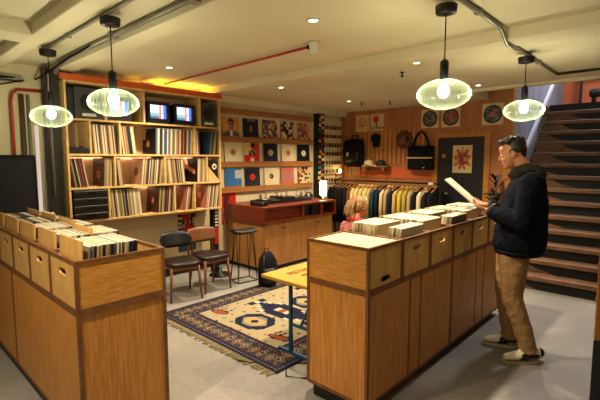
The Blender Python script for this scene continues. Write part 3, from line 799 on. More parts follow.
# stacked black cases in the lowest left cell
for k in range(4):
    t = thing('equipment_case', ['lowest black case stacked in the bottom left shelf cell', 'second black case from the bottom of the shelf stack', 'third black case from the bottom of the shelf stack', 'topmost black case stacked in the bottom left shelf cell'][k], 'case', (-4.895, 1.745, ZB[0] + TB + .001 + k * .081), 0, 'black cases in the shelf')
    MB().box(-.115, .185, -.178, .178, 0, .077).build('body', BLACKP, t, .008)
    MB().box(.1855, .191, -.165, .165, .034, .041).build('rim', DARKM, t)
    MB().box(.1855, .195, -.04, .04, .045, .066).build('latch', DARKM, t)
# little record player and a twig lamp in the upper left cell
t = thing('record_player', 'small black record player in the upper left shelf cell', 'record player', (-4.89, 1.655, ZB[2] + TB + .001))
MB().box(-.12, .16, -.10, .10, 0, .06).build('plinth', BLACKP, t, .006)
MB().lathe([(.0001, .061), (.092, .061), (.092, .075), (.0001, .076)], 28, (0, -.0, 0)).build('platter', mat('dull_maroon', (.22, .10, .09), .4), t)
MB().tube([(-.08, .085, .06), (-.08, .085, .095), (.06, .07, .09)], .005).build('tone_arm', STEEL, t)
t = thing('table_light', 'small thin-stemmed lamp standing beside the record player on the shelf', 'lamp', (-5.0, 1.665, ZB[2] + TB + .001 + .0))
t.location = (-5.045, 1.64, ZB[2] + TB + .001)
MB().lathe([(.008, 0), (.012, .004), (.003, .01), (.003, .20)], 10).build('stem', DARKM, t)
MB().lathe([(.012, .19), (.020, .21), (.018, .24), (.004, .26)], 12).build('shade', BRASS, t)
# dark device and wooden wedge in the right end of the middle row
t = thing('rotary_mixer', 'small black device with a white dial at the right end of the middle row', 'device', (-4.80, 3.36, ZB[1] + TB + .001))
MB().box(-.05, .045, -.075, .075, 0, .29).build('case', BLACKP, t, .005)
MB().loft([(.046, .02, .20), (.052, .02, .20)], [.04, .036], 16, ref=(0, 1, 0)).build('dial', PLAST, t)
MB().loft([(.0525, .02, .20), (.058, .02, .20)], [.018, .014], 12, ref=(0, 1, 0)).build('dial_centre', BLACKP, t)
o = MB().prism([(-.10, 0), (.082, 0), (-.10, .20)], 'x', 0, .03).build('wooden_wedge', SHELFW, None, loc=(-4.752, 3.365, ZB[1] + TB + .001)); tag(o, 'triangular plywood wedge in front of the black device on the shelf', 'wedge')

# speakers and televisions in the top row
def studio_speaker(y, label, w=.25, h=.32):
    t = thing('speaker', label, 'speaker', (-4.90, y, ZB[3] + TB + .001))
    MB().box(-.14, .155, -w / 2, w / 2, 0, h).build('cabinet', mat('charcoal_vinyl', (.20, .19, .19), .5) if 'charcoal_vinyl' not in MT else MT['charcoal_vinyl'], t, .006)
    MB().loft([(.156, 0, .175), (.164, 0, .175)], [.088, .084], 24, ref=(0, 1, 0)).build('woofer_ring', BLACKP, t)
    MB().loft([(.1645, 0, .175), (.168, 0, .175), (.1645, 0, .175)], [.074, .03, .026], 20, ref=(0, 1, 0), caps=False).build('woofer_cone', mat('cone_paper', (.03, .03, .035), .7) if 'cone_paper' not in MT else MT['cone_paper'], t)
    MB().ell((.166, 0, .175), (.012, .022, .022), 12).build('dust_cap', STEEL, t)
    MB().box(.156, .160, -.07, .07, .028, .058).build('name_plate', PLAST, t)
    return t
studio_speaker(1.778, 'charcoal studio speaker in the top left of the record shelf', .285, .33)
studio_speaker(3.30, 'charcoal studio speaker at the right end of the shelf top row', .25, .31)
o = MB().box(-4.99, -4.74, 1.565, 1.62, ZB[3] + TB + .001, ZB[3] + TB + .31).build('dark_box', mat('dark_blue_box', (.06, .08, .13), .5)); tag(o, 'narrow dark blue box beside the left speaker on the shelf', 'box')
def screen_fn(seed):
    R = rnd(seed)
    def f(u, v):
        if .58 < u < .70 and v > .0: return (.95, .40, .48)
        if u > .82: return (.25, .42, .95)
        if v < .42 and u < .58: return (.30, .42, .52) if v < .2 else (.48, .66, .62)
        if .40 < v < .46: return (.4, .45, .6)
        return (.86, .92, 1.0)
    return f
SCR = bpy.data.materials.new('lit_screen'); SCR.use_nodes = True
nt = SCR.node_tree; nt.nodes.clear(); e = nt.nodes.new('ShaderNodeEmission'); oo = nt.nodes.new('ShaderNodeOutputMaterial'); a = nt.nodes.new('ShaderNodeAttribute'); a.attribute_name = 'Col'
e.inputs[1].default_value = 1.25; nt.links.new(a.outputs['Color'], e.inputs[0]); nt.links.new(e.outputs[0], oo.inputs[0])
def tv(y, label, seed):
    t = thing('television', label, 'television', (-4.90, y, ZB[3] + TB + .001))
    MB().prism([(-.15, -.11), (-.15, .11), (.10, .135), (.10, -.135)], 'z', .02, .25).build('rear_case', BLACKP, t)
    m = MB(); w, h = .142, .265
    m.box(.10, .145, -w, w, 0, .06); m.box(.10, .145, -w, w, .225, h); m.box(.10, .145, -w, -w + .035, .06, .225); m.box(.10, .145, w - .035, w, .06, .225)
    m.build('bezel', BLACKP, t, .004)
    s = plate('screen', .208, .162, .01, screen_fn(seed), 16, t)
    s.data.materials.clear(); s.data.materials.append(SCR)
    s.rotation_euler = (0, 0, PI / 2); s.location = (.13, 0, .0615)
    return t
tv(2.11, 'small lit television behind the second pendant lamp on the shelf', 2)
tv(2.59, 'small lit television left of its twin on the shelf top row', 4)
tv(2.945, 'small lit television beside the right studio speaker on the shelf', 6)

# ------------------------------------------------------------------ turntable cabinet (credenza)
cz = thing('turntable_cabinet', 'long wooden turntable cabinet with red-stained open top under the record wall', 'cabinet', (0, 0, 0))
CX0, CX1, CY0, CY1 = -5.03, -4.22, 3.78, 5.32
MB().box(CX0, CX1 - .06, CY0 + .04, CY1 - .04, 0, .06).build('plinth', BLACKP, cz)
MB().box(CX0, CX1 - .016, CY0 + .02, CY1 - .02, .06, .69).build('carcass', CABW, cz)
for k in range(4):
    y0 = CY0 + .03 + k * .372
    dr = MB().box(CX1 - .0155, CX1 + .002, y0, y0 + .366, .07, .685).build('door', CABW, cz, .002)
    MB().ell((CX1 + .008, y0 + (.34 if k % 2 == 0 else .04), .60), (.012, .012, .012), 8).build('knob', BLACKP, dr)
m = MB()
m.box(CX0, CX1 + .04, CY0 - .02, CY1 + .02, .692, .722).box(CX0, CX1 + .04, CY0 - .02, CY1 + .02, .895, .925)
for y in (CY0 - .02, 4.55, 4.98, CY1 - .01): m.box(CX0, CX1 + .04, y, y + .03, .722, .895)
m.build('top_unit', ROSEW, cz, .002)
MB().box(CX0 + .0, CX0 + .02, CY0 + .01, CY1 - .01, .723, .894).build('back_panel', ROSEW, cz)
MB().box(CX1 - .02, CX1 - .005, CY0 + .012, 4.545, .723, .894).build('infill_panel', ROSEW, cz)
zt_ = .9265
def deck(y, label):
    t = thing('turntable', label, 'turntable', (-4.60, y, zt_)); t.scale = (.9, .88, .62)
    MB().box(-.17, .17, -.22, .22, .012, .075).build('plinth', BLACKP, t, .006)
    MB().lathe([(.0001, .076), (.155, .076), (.155, .090), (.0001, .091)], 30, (0, -.05, 0)).build('platter', DARKM, t)
    MB().lathe([(.0001, .0915), (.05, .0915), (.05, .093), (.0001, .0935)], 20, (0, -.05, 0)).build('record_label', PLAST, t)
    MB().tube([(-.11, .17, .075), (-.11, .17, .115), (.08, .12, .105), (.11, .09, .10)], .006).build('tone_arm', STEEL, t)
    for sx in (-1, 1):
        for sy in (-1, 1): MB().lathe([(.02, 0), (.02, .013)], 10, (sx * .14, sy * .18, 0)).build('foot', BLACKP, t)
    return t
deck(4.20, 'black turntable on the cabinet nearest the bar stool')
deck(4.86, 'black turntable on the cabinet beside the headphones')
o = MB().box(-.12, .12, -.06, .06, 0, .05).build('small_speaker', BLACKP, None, .004, (-4.40, 3.87, zt_)); tag(o, 'small black box at the left corner of the turntable cabinet', 'box')
t = thing('mixer', 'black mixer between the two turntables on the cabinet', 'mixer', (-4.60, 4.53, zt_))
MB().box(-.16, .16, -.125, .125, 0, .085).build('case', BLACKP, t, .004)
for i in range(3):
    for j in range(2): MB().lathe([(.012, .0855), (.010, .105)], 8, (-.10 + i * .09, -.06 + j * .12, 0)).build('knob', PLAST, t)
t = thing('headphones', 'black headphones lying on the right end of the turntable cabinet', 'headphones', (-4.62, 5.17, zt_ + .002))
MB().loft([(0, -.07 + .0, .03), (0, -.065, .07), (0, -.03, .10), (0, .03, .10), (0, .065, .07), (0, .07, .03)], [.010] * 6, 8, ref=(1, 0, 0)).build('headband', BLACKP, t)
for s in (-1, 1): MB().ell((0, s * .065, .038), (.038, .022, .038), 12).build('ear_cup', BLACKP, t)
for y in (4.64, 4.84):
    o = MB().box(-.09, .09, -.065, .065, 0, .155).build('shelf_box', BLACKP, None, .003, (CX1 - .07, y, .7235)); tag(o, 'black box in the open cabinet compartment, ' + ('left one of two' if y < 4.7 else 'right one of two'), 'box', 'black boxes in the turntable cabinet')
# glowing table lamp and small bulb light
t = thing('table_lamp', 'glowing white table lamp at the right end of the turntable cabinet', 'lamp', (-4.35, 5.22, zt_))
MB().lathe([(.05, 0), (.05, .012), (.012, .02), (.012, .06)], 16).build('base', BRASS, t)
MB().lathe([(.045, .06), (.055, .10), (.055, .27), (.045, .30)], 18).build('shade', emis('glowing_lamp_shade', (1.0, .88, .62), 9.0), t)
t = thing('wall_light', 'small orange bulb glowing on the wall by the clothes rail', 'lamp', (-4.95, 6.36, 1.20))
t.location = (XW, 6.45, 1.28)
MB().box(0, .02, -.03, .03, -.05, .05).build('wall_plate', BRASS, t)
MB().tube([(.02, 0, 0), (.10, 0, 0), (.12, 0, .03)], .008).build('arm', BRASS, t)
MB().ell((.125, 0, .07), (.028, .028, .04), 12).build('bulb', emis('glowing_orange_bulb', (1.0, .62, .22), 22.0), t)

# sticker post and badge rack at the end of the record wall
STK = [(.60, .18, .12), (.78, .66, .30), (.16, .22, .30), (.80, .74, .60), (.12, .12, .13), (.25, .38, .32), (.70, .42, .2)]
t = thing('sticker_post', 'dark post covered in small coloured stickers beside the badge rack', 'post', (XW + .06, 5.89, 0))
MB().box(-.055, .06, -.085, .085, 0, 2.40).build('post', BLACKP, t)
R = random.Random(5)
for i in range(30):
    z = .95 + i * .048; y = (-.035, .035)[i % 2] + R.uniform(-.018, .018)
    o = MB(); o.obox((.0615, y, z), (.002, R.uniform(.05, .085), R.uniform(.04, .065)), Euler((R.uniform(-.3, .3), 0, 0))); 
    k = R.randrange(len(STK)); nm = 'sticker_paint_%d' % k
    o.build('sticker', MT[nm] if nm in MT else mat(nm, STK[k], .5), t)
t = thing('badge_rack', 'cream wall rack with rows of small dark badges near the corner', 'rack', (XW + .005, 6.33, 0))
MB().box(0, .015, -.30, .28, .95, 2.36).build('back_board', mat('rack_cream', (.82, .74, .56), .6), t)
for k in range(9): MB().box(.015, .05, -.30, .28, .97 + k * .165, .982 + k * .165).build('ledge', MT['rack_cream'], t)
for s in (-.32, .28): MB().box(0, .05, s, s + .035, .9, 2.40).build('side_rail', PLYWALL, t)
bmesh_card = MB().box(-.004, .004, -.022, .022, 0, .07).mesh('badge_card', mat('badge_dark', (.13, .10, .09), .5), .001)
bmesh_card2 = MB().box(-.004, .004, -.022, .022, 0, .07).mesh('badge_card', mat('badge_tan', (.40, .30, .22), .5), .001)
rows = ['lowest', 'second', 'third', 'fourth', 'fifth', 'sixth', 'seventh', 'topmost']
for r in range(8):
    for c in range(7):
        o = link('badge_card', bmesh_card if R.random() < .5 else bmesh_card2, None, (XW + .045, 6.065 + c * .082, .983 + r * .165 + .0005))
        tag(o, 'small card standing on the %s ledge of the cream badge rack' % rows[r], 'card', 'badge cards on the wall rack')

# ------------------------------------------------------------------ back wall: bags, hats, covers, door poster, rail with clothes
def wallplate(x0, x1, z0, z1, fn, name, lab, cat, grp=None, n=28):
    o = plate(name, x1 - x0, z1 - z0, .005, fn, n, back=fn(.02, .5)); o.location = ((x0 + x1) / 2, YB - .007, z0)
    return tag(o, lab, cat, grp)
def sun(u, v):
    a = math.atan2(v - .4, u - .5); d = math.hypot(u - .5, v - .4)
    if d < .12 and v < .4: return (.40, .36, .30)
    if v > .30 and d < .45: return (.72, .42, .26) if int((a + 4) * 6) % 2 else (.78, .60, .40)
    return (.76, .64, .42)
def redflower(u, v):
    if math.hypot(u - .42, v - .68) < .21: return (.68, .16, .16)
    if abs(u - .45) < .06 and .2 < v < .5: return (.22, .25, .22)
    if v < .25 and int(u * 12) % 2 and v > .1: return (.20, .18, .16)
    return (.76, .66, .46)
def picdisc(pal, seed, centre):
    R = rnd(seed)
    def f(u, v):
        d = math.hypot(u - .5, v - .5)
        if d < .08: return centre
        if d < .44: return pal[int(R(u, v, 8) * len(pal)) % len(pal)] if d < .36 else (.10, .09, .09)
        return (.78, .68, .46)
    return f
GP = 'record covers pinned high on the back wall'
wallplate(-4.77, -4.47, 2.10, 2.41, sun, 'record_cover', 'cream record cover with orange rays on the back wall', 'record cover', GP)
wallplate(-4.44, -4.14, 2.10, 2.41, redflower, 'record_cover', 'cream record cover with a red round flower on the back wall', 'record cover', GP)
wallplate(-3.41, -3.10, 2.10, 2.41, picdisc([(.30, .30, .26), (.42, .42, .34), (.22, .24, .22)], 41, (.15, .15, .14)), 'record_cover', 'grey picture disc on a cream card, left of three on the back wall', 'record cover', GP)
wallplate(-3.05, -2.74, 2.10, 2.41, picdisc([(.52, .22, .14), (.36, .28, .22), (.46, .40, .34)], 42, (.7, .3, .2)), 'record_cover', 'reddish picture disc on a cream card, middle of three on the back wall', 'record cover', GP)
wallplate(-2.40, -2.085, 2.10, 2.42, picdisc([(.16, .20, .30), (.50, .34, .24), (.28, .22, .22), (.34, .38, .40)], 43, (.78, .22, .12)), 'record_cover', 'multicoloured picture disc on a cream card above the man', 'record cover', GP)
def doorposter(u, v):
    R = rnd(51)
    if u < .08 or u > .92 or v < .06 or v > .94: return (.78, .70, .48)
    d = math.hypot((u - .5) / .42, (v - .52) / .34)
    if d < 1 + .25 * math.sin(9 * math.atan2(v - .5, u - .5)): return [(.66, .22, .14), (.78, .52, .18), (.50, .20, .28), (.74, .40, .18)][int(R(u, v, 9) * 4) % 4]
    if v < .17 and .2 < u < .8 and int(v * 50) % 2: return (.45, .36, .24)
    return (.78, .69, .47)
o = wallplate(-2.83, -2.52, 1.36, 1.80, doorposter, 'poster', 'cream poster with red and orange swirl on the navy door', 'poster'); o.location.y = YB - .025
o = MB().box(-.03, .03, 0, .004, 0, .06).build('door_sign', BRASS, None, .001, (-2.985, YB - .024, 1.60)); tag(o, 'small brass square plate on the navy door', 'sign')
hs = thing('hat_shelf', 'narrow wooden shelf for caps on the back wall', 'shelf', (-4.35, YB - .001, 1.44))
MB().box(-.155, .37, -.17, -.022, 0, .022).build('board', SHELFW, hs)
for x in (-.10, .30): MB().box(x - .01, x + .01, -.16, -.022, -.08, 0).build('bracket', LEDGE, hs)
struct('trim_24', MB().box(-4.70, -3.18, YB - .010, YB, 1.24, 1.43), mat('red_brown_board', (.70, .33, .13), .45))
def cap(name, label, x, y, z, m, rotx=0, rotz=0, peak=True):
    t = thing(name, label, 'hat', (x, y, z), rotz); t.rotation_euler = (rotx, 0, rotz)
    MB().lathe([(.088, 0), (.092, .03), (.082, .07), (.055, .095), (.0001, .105)], 20).build('crown', m, t)
    if peak:
        MB().loft([(0, -.07, .012), (0, -.11, .012), (0, -.15, .006), (0, -.165, .002)], [(.075, .008), (.08, .008), (.065, .007), (.03, .005)], 12, ref=(1, 0, 0)).build('peak', m, t)
    MB().ell((0, 0, .105), (.008, .008, .006), 8).build('button', m, t)
    return t
cap('cap', 'pale cap lying on the hat shelf', -4.385, YB - .115, 1.463, mat('pale_cloth', (.74, .68, .52), .8), 0, 1.2)
cap('cap', 'dark cap lying on the hat shelf right of the pale one', -4.13, YB - .115, 1.463, mat('dark_brown_cloth', (.10, .07, .06), .8), 0, 1.4)
t = cap('cap', 'black cap hanging on the slatted strips above the hat shelf', -4.28, YB - .034, 1.96, BLACKF, PI / 2, 0); t.rotation_euler = (PI / 2 , 0, 0)
t = thing('straw_hat', 'round brown straw hat hanging beside the black tote bag', 'hat', (-3.71, YB - .024, 1.92)); t.rotation_euler = (PI / 2, 0, 0)
SB = noisy('brown_straw', (.30, .19, .11), (.42, .28, .17), 20, (1, 1, 1), .7)
MB().lathe([(.0001, .001), (.155, .001), (.160, .008), (.09, .014), (.088, .02)], 30).build('brim', SB, t)
MB().lathe([(.09, .014), (.085, .06), (.07, .09), (.0001, .10)], 24).build('crown', SB, t)
MB().lathe([(.0905, .018), (.089, .040)], 24).build('band', MT['dark_brown_cloth'], t)
# black backpack-like bag hanging at the left
t = thing('hanging_bag', 'black bag with straps hanging at the left of the back wall', 'bag', (-4.74, YB - .03, 1.44)); t.scale = (1.12, 1, .98)
m = MB(); m.loft([(0, -.07, .0), (0, -.08, .05), (0, -.08, .30), (0, -.075, .46), (0, -.06, .52)], [(.16, .03), (.21, .065), (.22, .07), (.21, .06), (.17, .03)], 20, ref=(1, 0, 0)); m.build('body', BLACKF, t)
m = MB(); m.loft([(0, -.145, .08), (0, -.155, .12), (0, -.155, .26), (0, -.145, .30)], [(.13, .01), (.15, .02), (.15, .02), (.13, .01)], 16, ref=(1, 0, 0)); m.build('front_pocket', BLACKP, t)
MB().loft([(-.06, -.05, .52), (-.05, -.04, .60), (.05, -.04, .60), (.06, -.05, .52)], [.012] * 4, 8, ref=(0, 1, 0)).build('grab_handle', BLACKF, t)
MB().box(-.085, -.045, -.178, -.174, .20, .27).build('white_tag', PLAST, t)
for s in (-1, 1): MB().tube([(s * .12, -.04, .02), (s * .14, -.05, -.06), (s * .13, -.05, -.16)], .008, 6).build('strap', BLACKF, t)
MB().tube([(0, .03, .61), (0, -.045, .605)], .006, 6).build('peg', STEEL, t)
# tote bag with a yellow stripe
t = thing('tote_bag', 'black tote bag with one yellow stripe hanging beside the door', 'bag', (-3.36, YB - .03, 1.40)); t.scale = (1, 1, .93)
m = MB(); m.loft([(0, -.06, .0), (0, -.06, .015), (0, -.06, .35), (0, -.055, .43)], [(.235, .05), (.245, .055), (.245, .05), (.24, .03)], 20, ref=(1, 0, 0)); m.build('body', BLACKF, t)
MB().box(-.235, .235, -.118, -.108, .205, .228).build('stripe', mat('yellow_stripe', (.78, .68, .32), .6), t)
MB().box(.07, .10, -.118, -.108, .03, .045).build('label', PLAST, t)
for dy in (-.075, -.04): MB().tube([(-.15, dy, .42), (-.10, dy, .58), (-.03, dy, .685), (.0, dy, .70), (.03, dy, .685), (.10, dy, .58), (.15, dy, .42)], .014, 8).build('handle', BLACKF, t)
MB().tube([(0, .03, .70), (0, -.085, .70)], .006, 6).build('peg', STEEL, t)

# clothes rail
RY = 6.35; RZ = 1.185
t = thing('clothes_rail', 'dark metal clothes rail full of jackets along the back wall', 'clothes rail', (0, 0, 0))
MB().tube([(-4.99, RY, RZ), (-2.86, RY, RZ)], .014, 10).build('rail', DARKM, t)
for x in (-4.985, -2.88):
    MB().tube([(x, RY, RZ), (x, RY, .02)], .014, 8).build('upright', DARKM, t)
    MB().tube([(x, RY - .22, .015), (x, RY + .22, .015)], .014, 8).build('foot', DARKM, t)
o = MB().box(-.04, .04, -.018, .018, -.018, .018).build('rail_tag', PLAST, None, .003, (-3.02, RY - .034, RZ)); tag(o, 'small white size tag on the right end of the clothes rail', 'tag')
garcol = [('black', (.04, .035, .04)), ('black', (.04, .035, .05)), ('dark brown', (.09, .06, .055)), ('black', (.035, .03, .035)), ('dark brown', (.10, .065, .06)), ('brown', (.36, .22, .14)), ('pale yellow', (.78, .66, .38)), ('cream', (.78, .68, .46)), ('butter yellow', (.76, .64, .34)), ('cream', (.76, .68, .50)), ('mustard', (.68, .56, .30)), ('teal', (.08, .24, .28)), ('navy', (.07, .10, .18)), ('cream', (.78, .70, .52)), ('tan', (.66, .55, .38)), ('navy', (.08, .10, .16)), ('beige', (.70, .60, .42)), ('bright yellow', (.76, .66, .16)), ('olive yellow', (.60, .56, .28)), ('sand', (.66, .56, .40)), ('black', (.04, .04, .05)), ('cream', (.78, .72, .56)), ('black', (.045, .045, .055)), ('black', (.035, .04, .05))]
def hanger_mesh_parts():
    hook = MB().tube([(0, 0, -.075), (0, 0, -.02), (.0, .022, -.006), (0, .02, .018), (0, 0, .024), (0, -.016, .016)], .004, 6).mesh('hook', STEEL)
    arms = MB().loft([(0, -.20, -.135), (0, -.10, -.095), (0, 0, -.07), (0, .10, -.095), (0, .20, -.135)], [(.009, .012), (.009, .014), (.010, .018), (.009, .014), (.009, .012)], 8, ref=(1, 0, 0)).mesh('shoulder_bar', POSTW)
    return hook, arms
HK, HA = hanger_mesh_parts()
def garment_parts(seed):
    R = random.Random(seed)
    b = MB()
    zs = [-.105, -.125, -.16, -.22, -.40, -.60, -.78]
    wy = [.06, .13, .21, .235, .235, .24, .245]; tx = [.018, .022, .026, .029, .031, .032, .031]
    b.loft([(R.uniform(-.004, .004), 0, z) for z in zs], [(tx[i], wy[i]) for i in range(len(zs))], 18, ref=(1, 0, 0))
    sl = []
    for s in (-1, 1):
        sl.append(MB().loft([(0, s * .19, -.15), (0, s * .245, -.20), (.006, s * .27, -.42), (.0, s * .265, -.66)], [(.026, .04), (.032, .055), (.031, .05), (.028, .042)], 10, ref=(1, 0, 0)))
    col = MB().loft([(0, -.065, -.108), (0, -.05, -.085), (0, 0, -.078), (0, .05, -.085), (0, .065, -.108)], [(.024, .018)] * 5, 8, ref=(1, 0, 0))
    return b, sl, col
CL = {}
for i, (cn, c) in enumerate(garcol):
    x = -4.925 + i * .0865
    yaw = random.uniform(-.03, .03)
    key = 'cloth_%02d' % i
    m = mat('cloth_' + cn.replace(' ', '_') + ('' if i == 0 else '_%d' % i), c, .85, 0, .2)
    place = 'counting from the corner, number %d' % (i + 1)
    left_of = 'hanging %s on the clothes rail' % (['leftmost', 'second', 'third', 'fourth', 'fifth', 'sixth', 'seventh', 'eighth', 'ninth', 'tenth', 'eleventh', 'twelfth', 'thirteenth', 'fourteenth', 'fifteenth', 'sixteenth', 'seventeenth', 'eighteenth', 'nineteenth', 'twentieth', 'twenty-first', 'twenty-second', 'second from right', 'rightmost'][i] + ('' if i in (0, 22, 23) else ' from the left'))
    h = thing('clothes_hanger', 'wooden hanger of the %s jacket %s' % (cn, left_of.replace('hanging ', '')), 'hanger', (x, RY, RZ), yaw, 'hangers on the clothes rail')
    link('hook', HK, h); link('shoulder_bar', HA, h)
    g = thing('jacket', '%s jacket %s' % (cn, left_of), 'jacket', (x, RY, RZ - .0), yaw, 'jackets on the clothes rail')
    b, sl, co = garment_parts(i)
    b.build('body', m, g); co.build('collar', m, g)
    for s in sl: s.build('sleeve', m, g)

# potted plant by the door
t = thing('potted_plant', 'tall dark leafy plant behind the standing man beside the door', 'plant', (-2.02, 6.30, 0))
MB().lathe([(.11, 0), (.15, .02), (.17, .30), (.16, .32), (.14, .31), (.14, .27)], 22).build('pot', mat('dark_pot', (.10, .09, .09), .6), t)
MB().tube([(0, 0, .27), (.02, 0, .8), (-.02, .02, 1.25)], .016, 8).build('stem', mat('plant_stem', (.20, .15, .09), .7), t)
LEAFM = noisy('dark_leaf', (.05, .075, .045), (.09, .12, .06), 6, (1, 1, 1), .4)
R = random.Random(9)
for i in range(26):
    a = R.uniform(0, 2 * PI); z0 = R.uniform(.85, 1.28); L = R.uniform(.22, .36); el = R.uniform(.2, 1.25)
    d = Vector((math.cos(a) * math.cos(el), math.sin(a) * math.cos(el), math.sin(el)))
    p0 = Vector((0, 0, z0)); p = [p0, p0 + d * L * .35, p0 + d * L * .7 + Vector((0, 0, -.02)), p0 + d * L + Vector((0, 0, -.07))]
    MB().loft(p, [(.006, .003), (.034, .004), (.028, .004), (.003, .002)], 8, ref=(-d.y, d.x, 0) if abs(d.z) < .98 else (1, 0, 0)).build('leaf', LEAFM, t)

# ------------------------------------------------------------------ seating, stool, backpack
def chair(loc, rz, label, seatm, backm, padded):
    """front faces local -Y"""
    t = thing('dining_chair', label, 'chair', loc, rz)
    m = MB(); zs = .44
    m.loft([(0, -.20, zs), (0, -.215, zs + .012), ], [(.2, .012), (.2, .012)], 8) if False else None
    # seat: rounded pad
    prof = []
    n = 28
    def ring(sc, z, o=0):
        out = []
        for j in range(n):
            a = 2 * PI * j / n; ca, sa = math.cos(a), math.sin(a)
            out.append((.22 * sc * math.copysign(abs(ca) ** .5, ca), .21 * sc * math.copysign(abs(sa) ** .5, sa), z))
        return out
    sm = MB(); sm.sm = True
    rings = [ring(.92, zs - .012), ring(1, zs), ring(1.0, zs + .022), ring(.93, zs + .038), ring(.5, zs + .044)]
    o = 0
    for r in rings: sm.v.extend(r)
    for i in range(len(rings) - 1):
        for j in range(n): sm.face((i * n + j, i * n + (j + 1) % n, (i + 1) * n + (j + 1) % n, (i + 1) * n + j))
    sm.face(list(reversed(range(n)))); sm.face([(len(rings) - 1) * n + j for j in range(n)])
    sm.build('seat', seatm, t)
    fr = MB()
    for a, b in (((-.17, -.16), (.17, -.16)), ((-.17, .15), (.17, .15)), ((-.17, -.16), (-.17, .15)), ((.17, -.16), (.17, .15))): fr.bar((*a, zs - .035), (*b, zs - .035), .022, .045)
    fr.build('seat_frame', TEAKW, t)
    for s in (-1, 1):
        MB().loft([(s * .172, -.162, zs - .015), (s * .20, -.195, 0)], [.020, .012], 10).build('leg', TEAKW, t)
        MB().loft([(s * .172, .155, zs - .015), (s * .19, .215, 0)], [.020, .012], 10).build('leg', TEAKW, t)
        MB().loft([(s * .165, .165, zs - .03), (s * .165, .185, .60), (s * .15, .235, .76)], [.014, .013, .011], 8).build('back_post', TEAKW, t)
    b = MB(); b.sm = True; nu, nv = 14, 5
    th = .030 if padded else .012
    H = .20; W2 = .215
    for side in (0, 1):
        for i in range(nu + 1):
            for j in range(nv + 1):
                u = -1 + 2 * i / nu; v = j / nv
                hh = H * (.5 - .5 * 0) * math.sqrt(max(0, 1 - abs(u) ** 4)) if padded else H * .5 * (1 - .18 * abs(u) ** 3)
                z = .70 + (v - .5) * 2 * hh
                y = .205 + .05 * (z - .60) / .2 - .055 * u * u + (.02 if False else 0)
                b.v.append((W2 * u, y + (th / 2 if side else -th / 2), z))
    K = (nu + 1) * (nv + 1)
    for i in range(nu):
        for j in range(nv):
            q = [i * (nv + 1) + j, (i + 1) * (nv + 1) + j, (i + 1) * (nv + 1) + j + 1, i * (nv + 1) + j + 1]
            b.face(q); b.face([K + z for z in reversed(q)])
    edge = [(i, 0) for i in range(nu)] + [(nu, j) for j in range(nv)] + [(i, nv) for i in range(nu, 0, -1)] + [(0, j) for j in range(nv, 0, -1)]
    ids = [i * (nv + 1) + j for i, j in edge]
    for a, c in zip(ids, ids[1:] + ids[:1]): b.face((a, K + a, K + c, c))
    b.build('backrest', backm, t)
    return t
c1 = chair((-4.20, 2.50, 0), math.radians(76), 'wooden chair with dark padded seat and dark padded back, beside the left counter', VINYLSEAT, mat('black_vinyl', (.045, .045, .055), .35), True)
c2 = chair((-4.24, 2.92, 0), math.radians(86), 'wooden chair with dark seat and curved wooden back, near the stool', VINYLSEAT, TEAKW, False)
c1.scale = c2.scale = (.88, .96, .91)
t = thing('bar_stool', 'tall bar stool with dark saddle seat and black hairpin legs', 'stool', (-4.17, 3.40, 0), math.radians(80)); t.scale = (.84, .84, 1)
m = MB(); m.loft([(-.19, 0, .665), (-.17, 0, .66), (-.08, 0, .648), (.08, 0, .648), (.17, 0, .66), (.19, 0, .665)], [(.02, .09), (.034, .125), (.034, .13), (.034, .13), (.034, .125), (.02, .09)], 16, ref=(0, 0, 1)); m.build('seat', mat('dark_seat_wood', (.10, .065, .05), .5), t)
for sx in (-1, 1):
    for sy in (-1, 1):
        MB().tube([(sx * .10, sy * .07, .635), (sx * .165, sy * .125, .006)], .007, 6).tube([(sx * .145, sy * .04, .635), (sx * .165, sy * .125, .006)], .007, 6).build('leg', DARKM, t)
c = [(-.165, -.125, .008), (.165, -.125, .008), (.165, .125, .008), (-.165, .125, .008)]
for i in range(4): MB().tube([c[i], c[(i + 1) % 4]], .006, 6).build('floor_bar', DARKM, t)
t = thing('round_base', 'flat round black stand base on the floor under the stool', 'base', (-4.62, 3.35, 0))
MB().lathe([(.15, 0), (.15, .012), (.03, .03), (.02, .10)], 28).build('disc', BLACKP, t)
# backpack on the floor
t = thing('backpack', 'black backpack standing on the floor before the turntable cabinet', 'backpack', (-3.76, 3.44, .0135), math.radians(70)); t.scale = (.78, .8, .92)
m = MB(); m.loft([(0, 0, 0), (0, 0, .03), (0, 0, .22), (0, .01, .38), (0, .02, .46)], [(.13, .085), (.155, .11), (.16, .11), (.135, .085), (.06, .04)], 20, ref=(1, 0, 0)); m.build('body', BLACKF, t)
m = MB(); m.loft([(0, -.10, .04), (0, -.11, .07), (0, -.11, .20), (0, -.09, .25)], [(.10, .03), (.12, .045), (.12, .045), (.09, .02)], 14, ref=(1, 0, 0)); m.build('front_pocket', mat('black_nylon', (.05, .05, .055), .6), t)
MB().tube([(-.04, .04, .44), (-.03, .05, .50), (.03, .05, .50), (.04, .04, .44)], .009, 6).build('grab_loop', BLACKF, t)
for s in (-1, 1): MB().tube([(s * .08, -.05, .42), (s * .11, -.12, .34), (s * .12, -.13, .20), (s * .11, -.11, .10)], .010, 6).build('compression_strap', MT['black_nylon'], t)

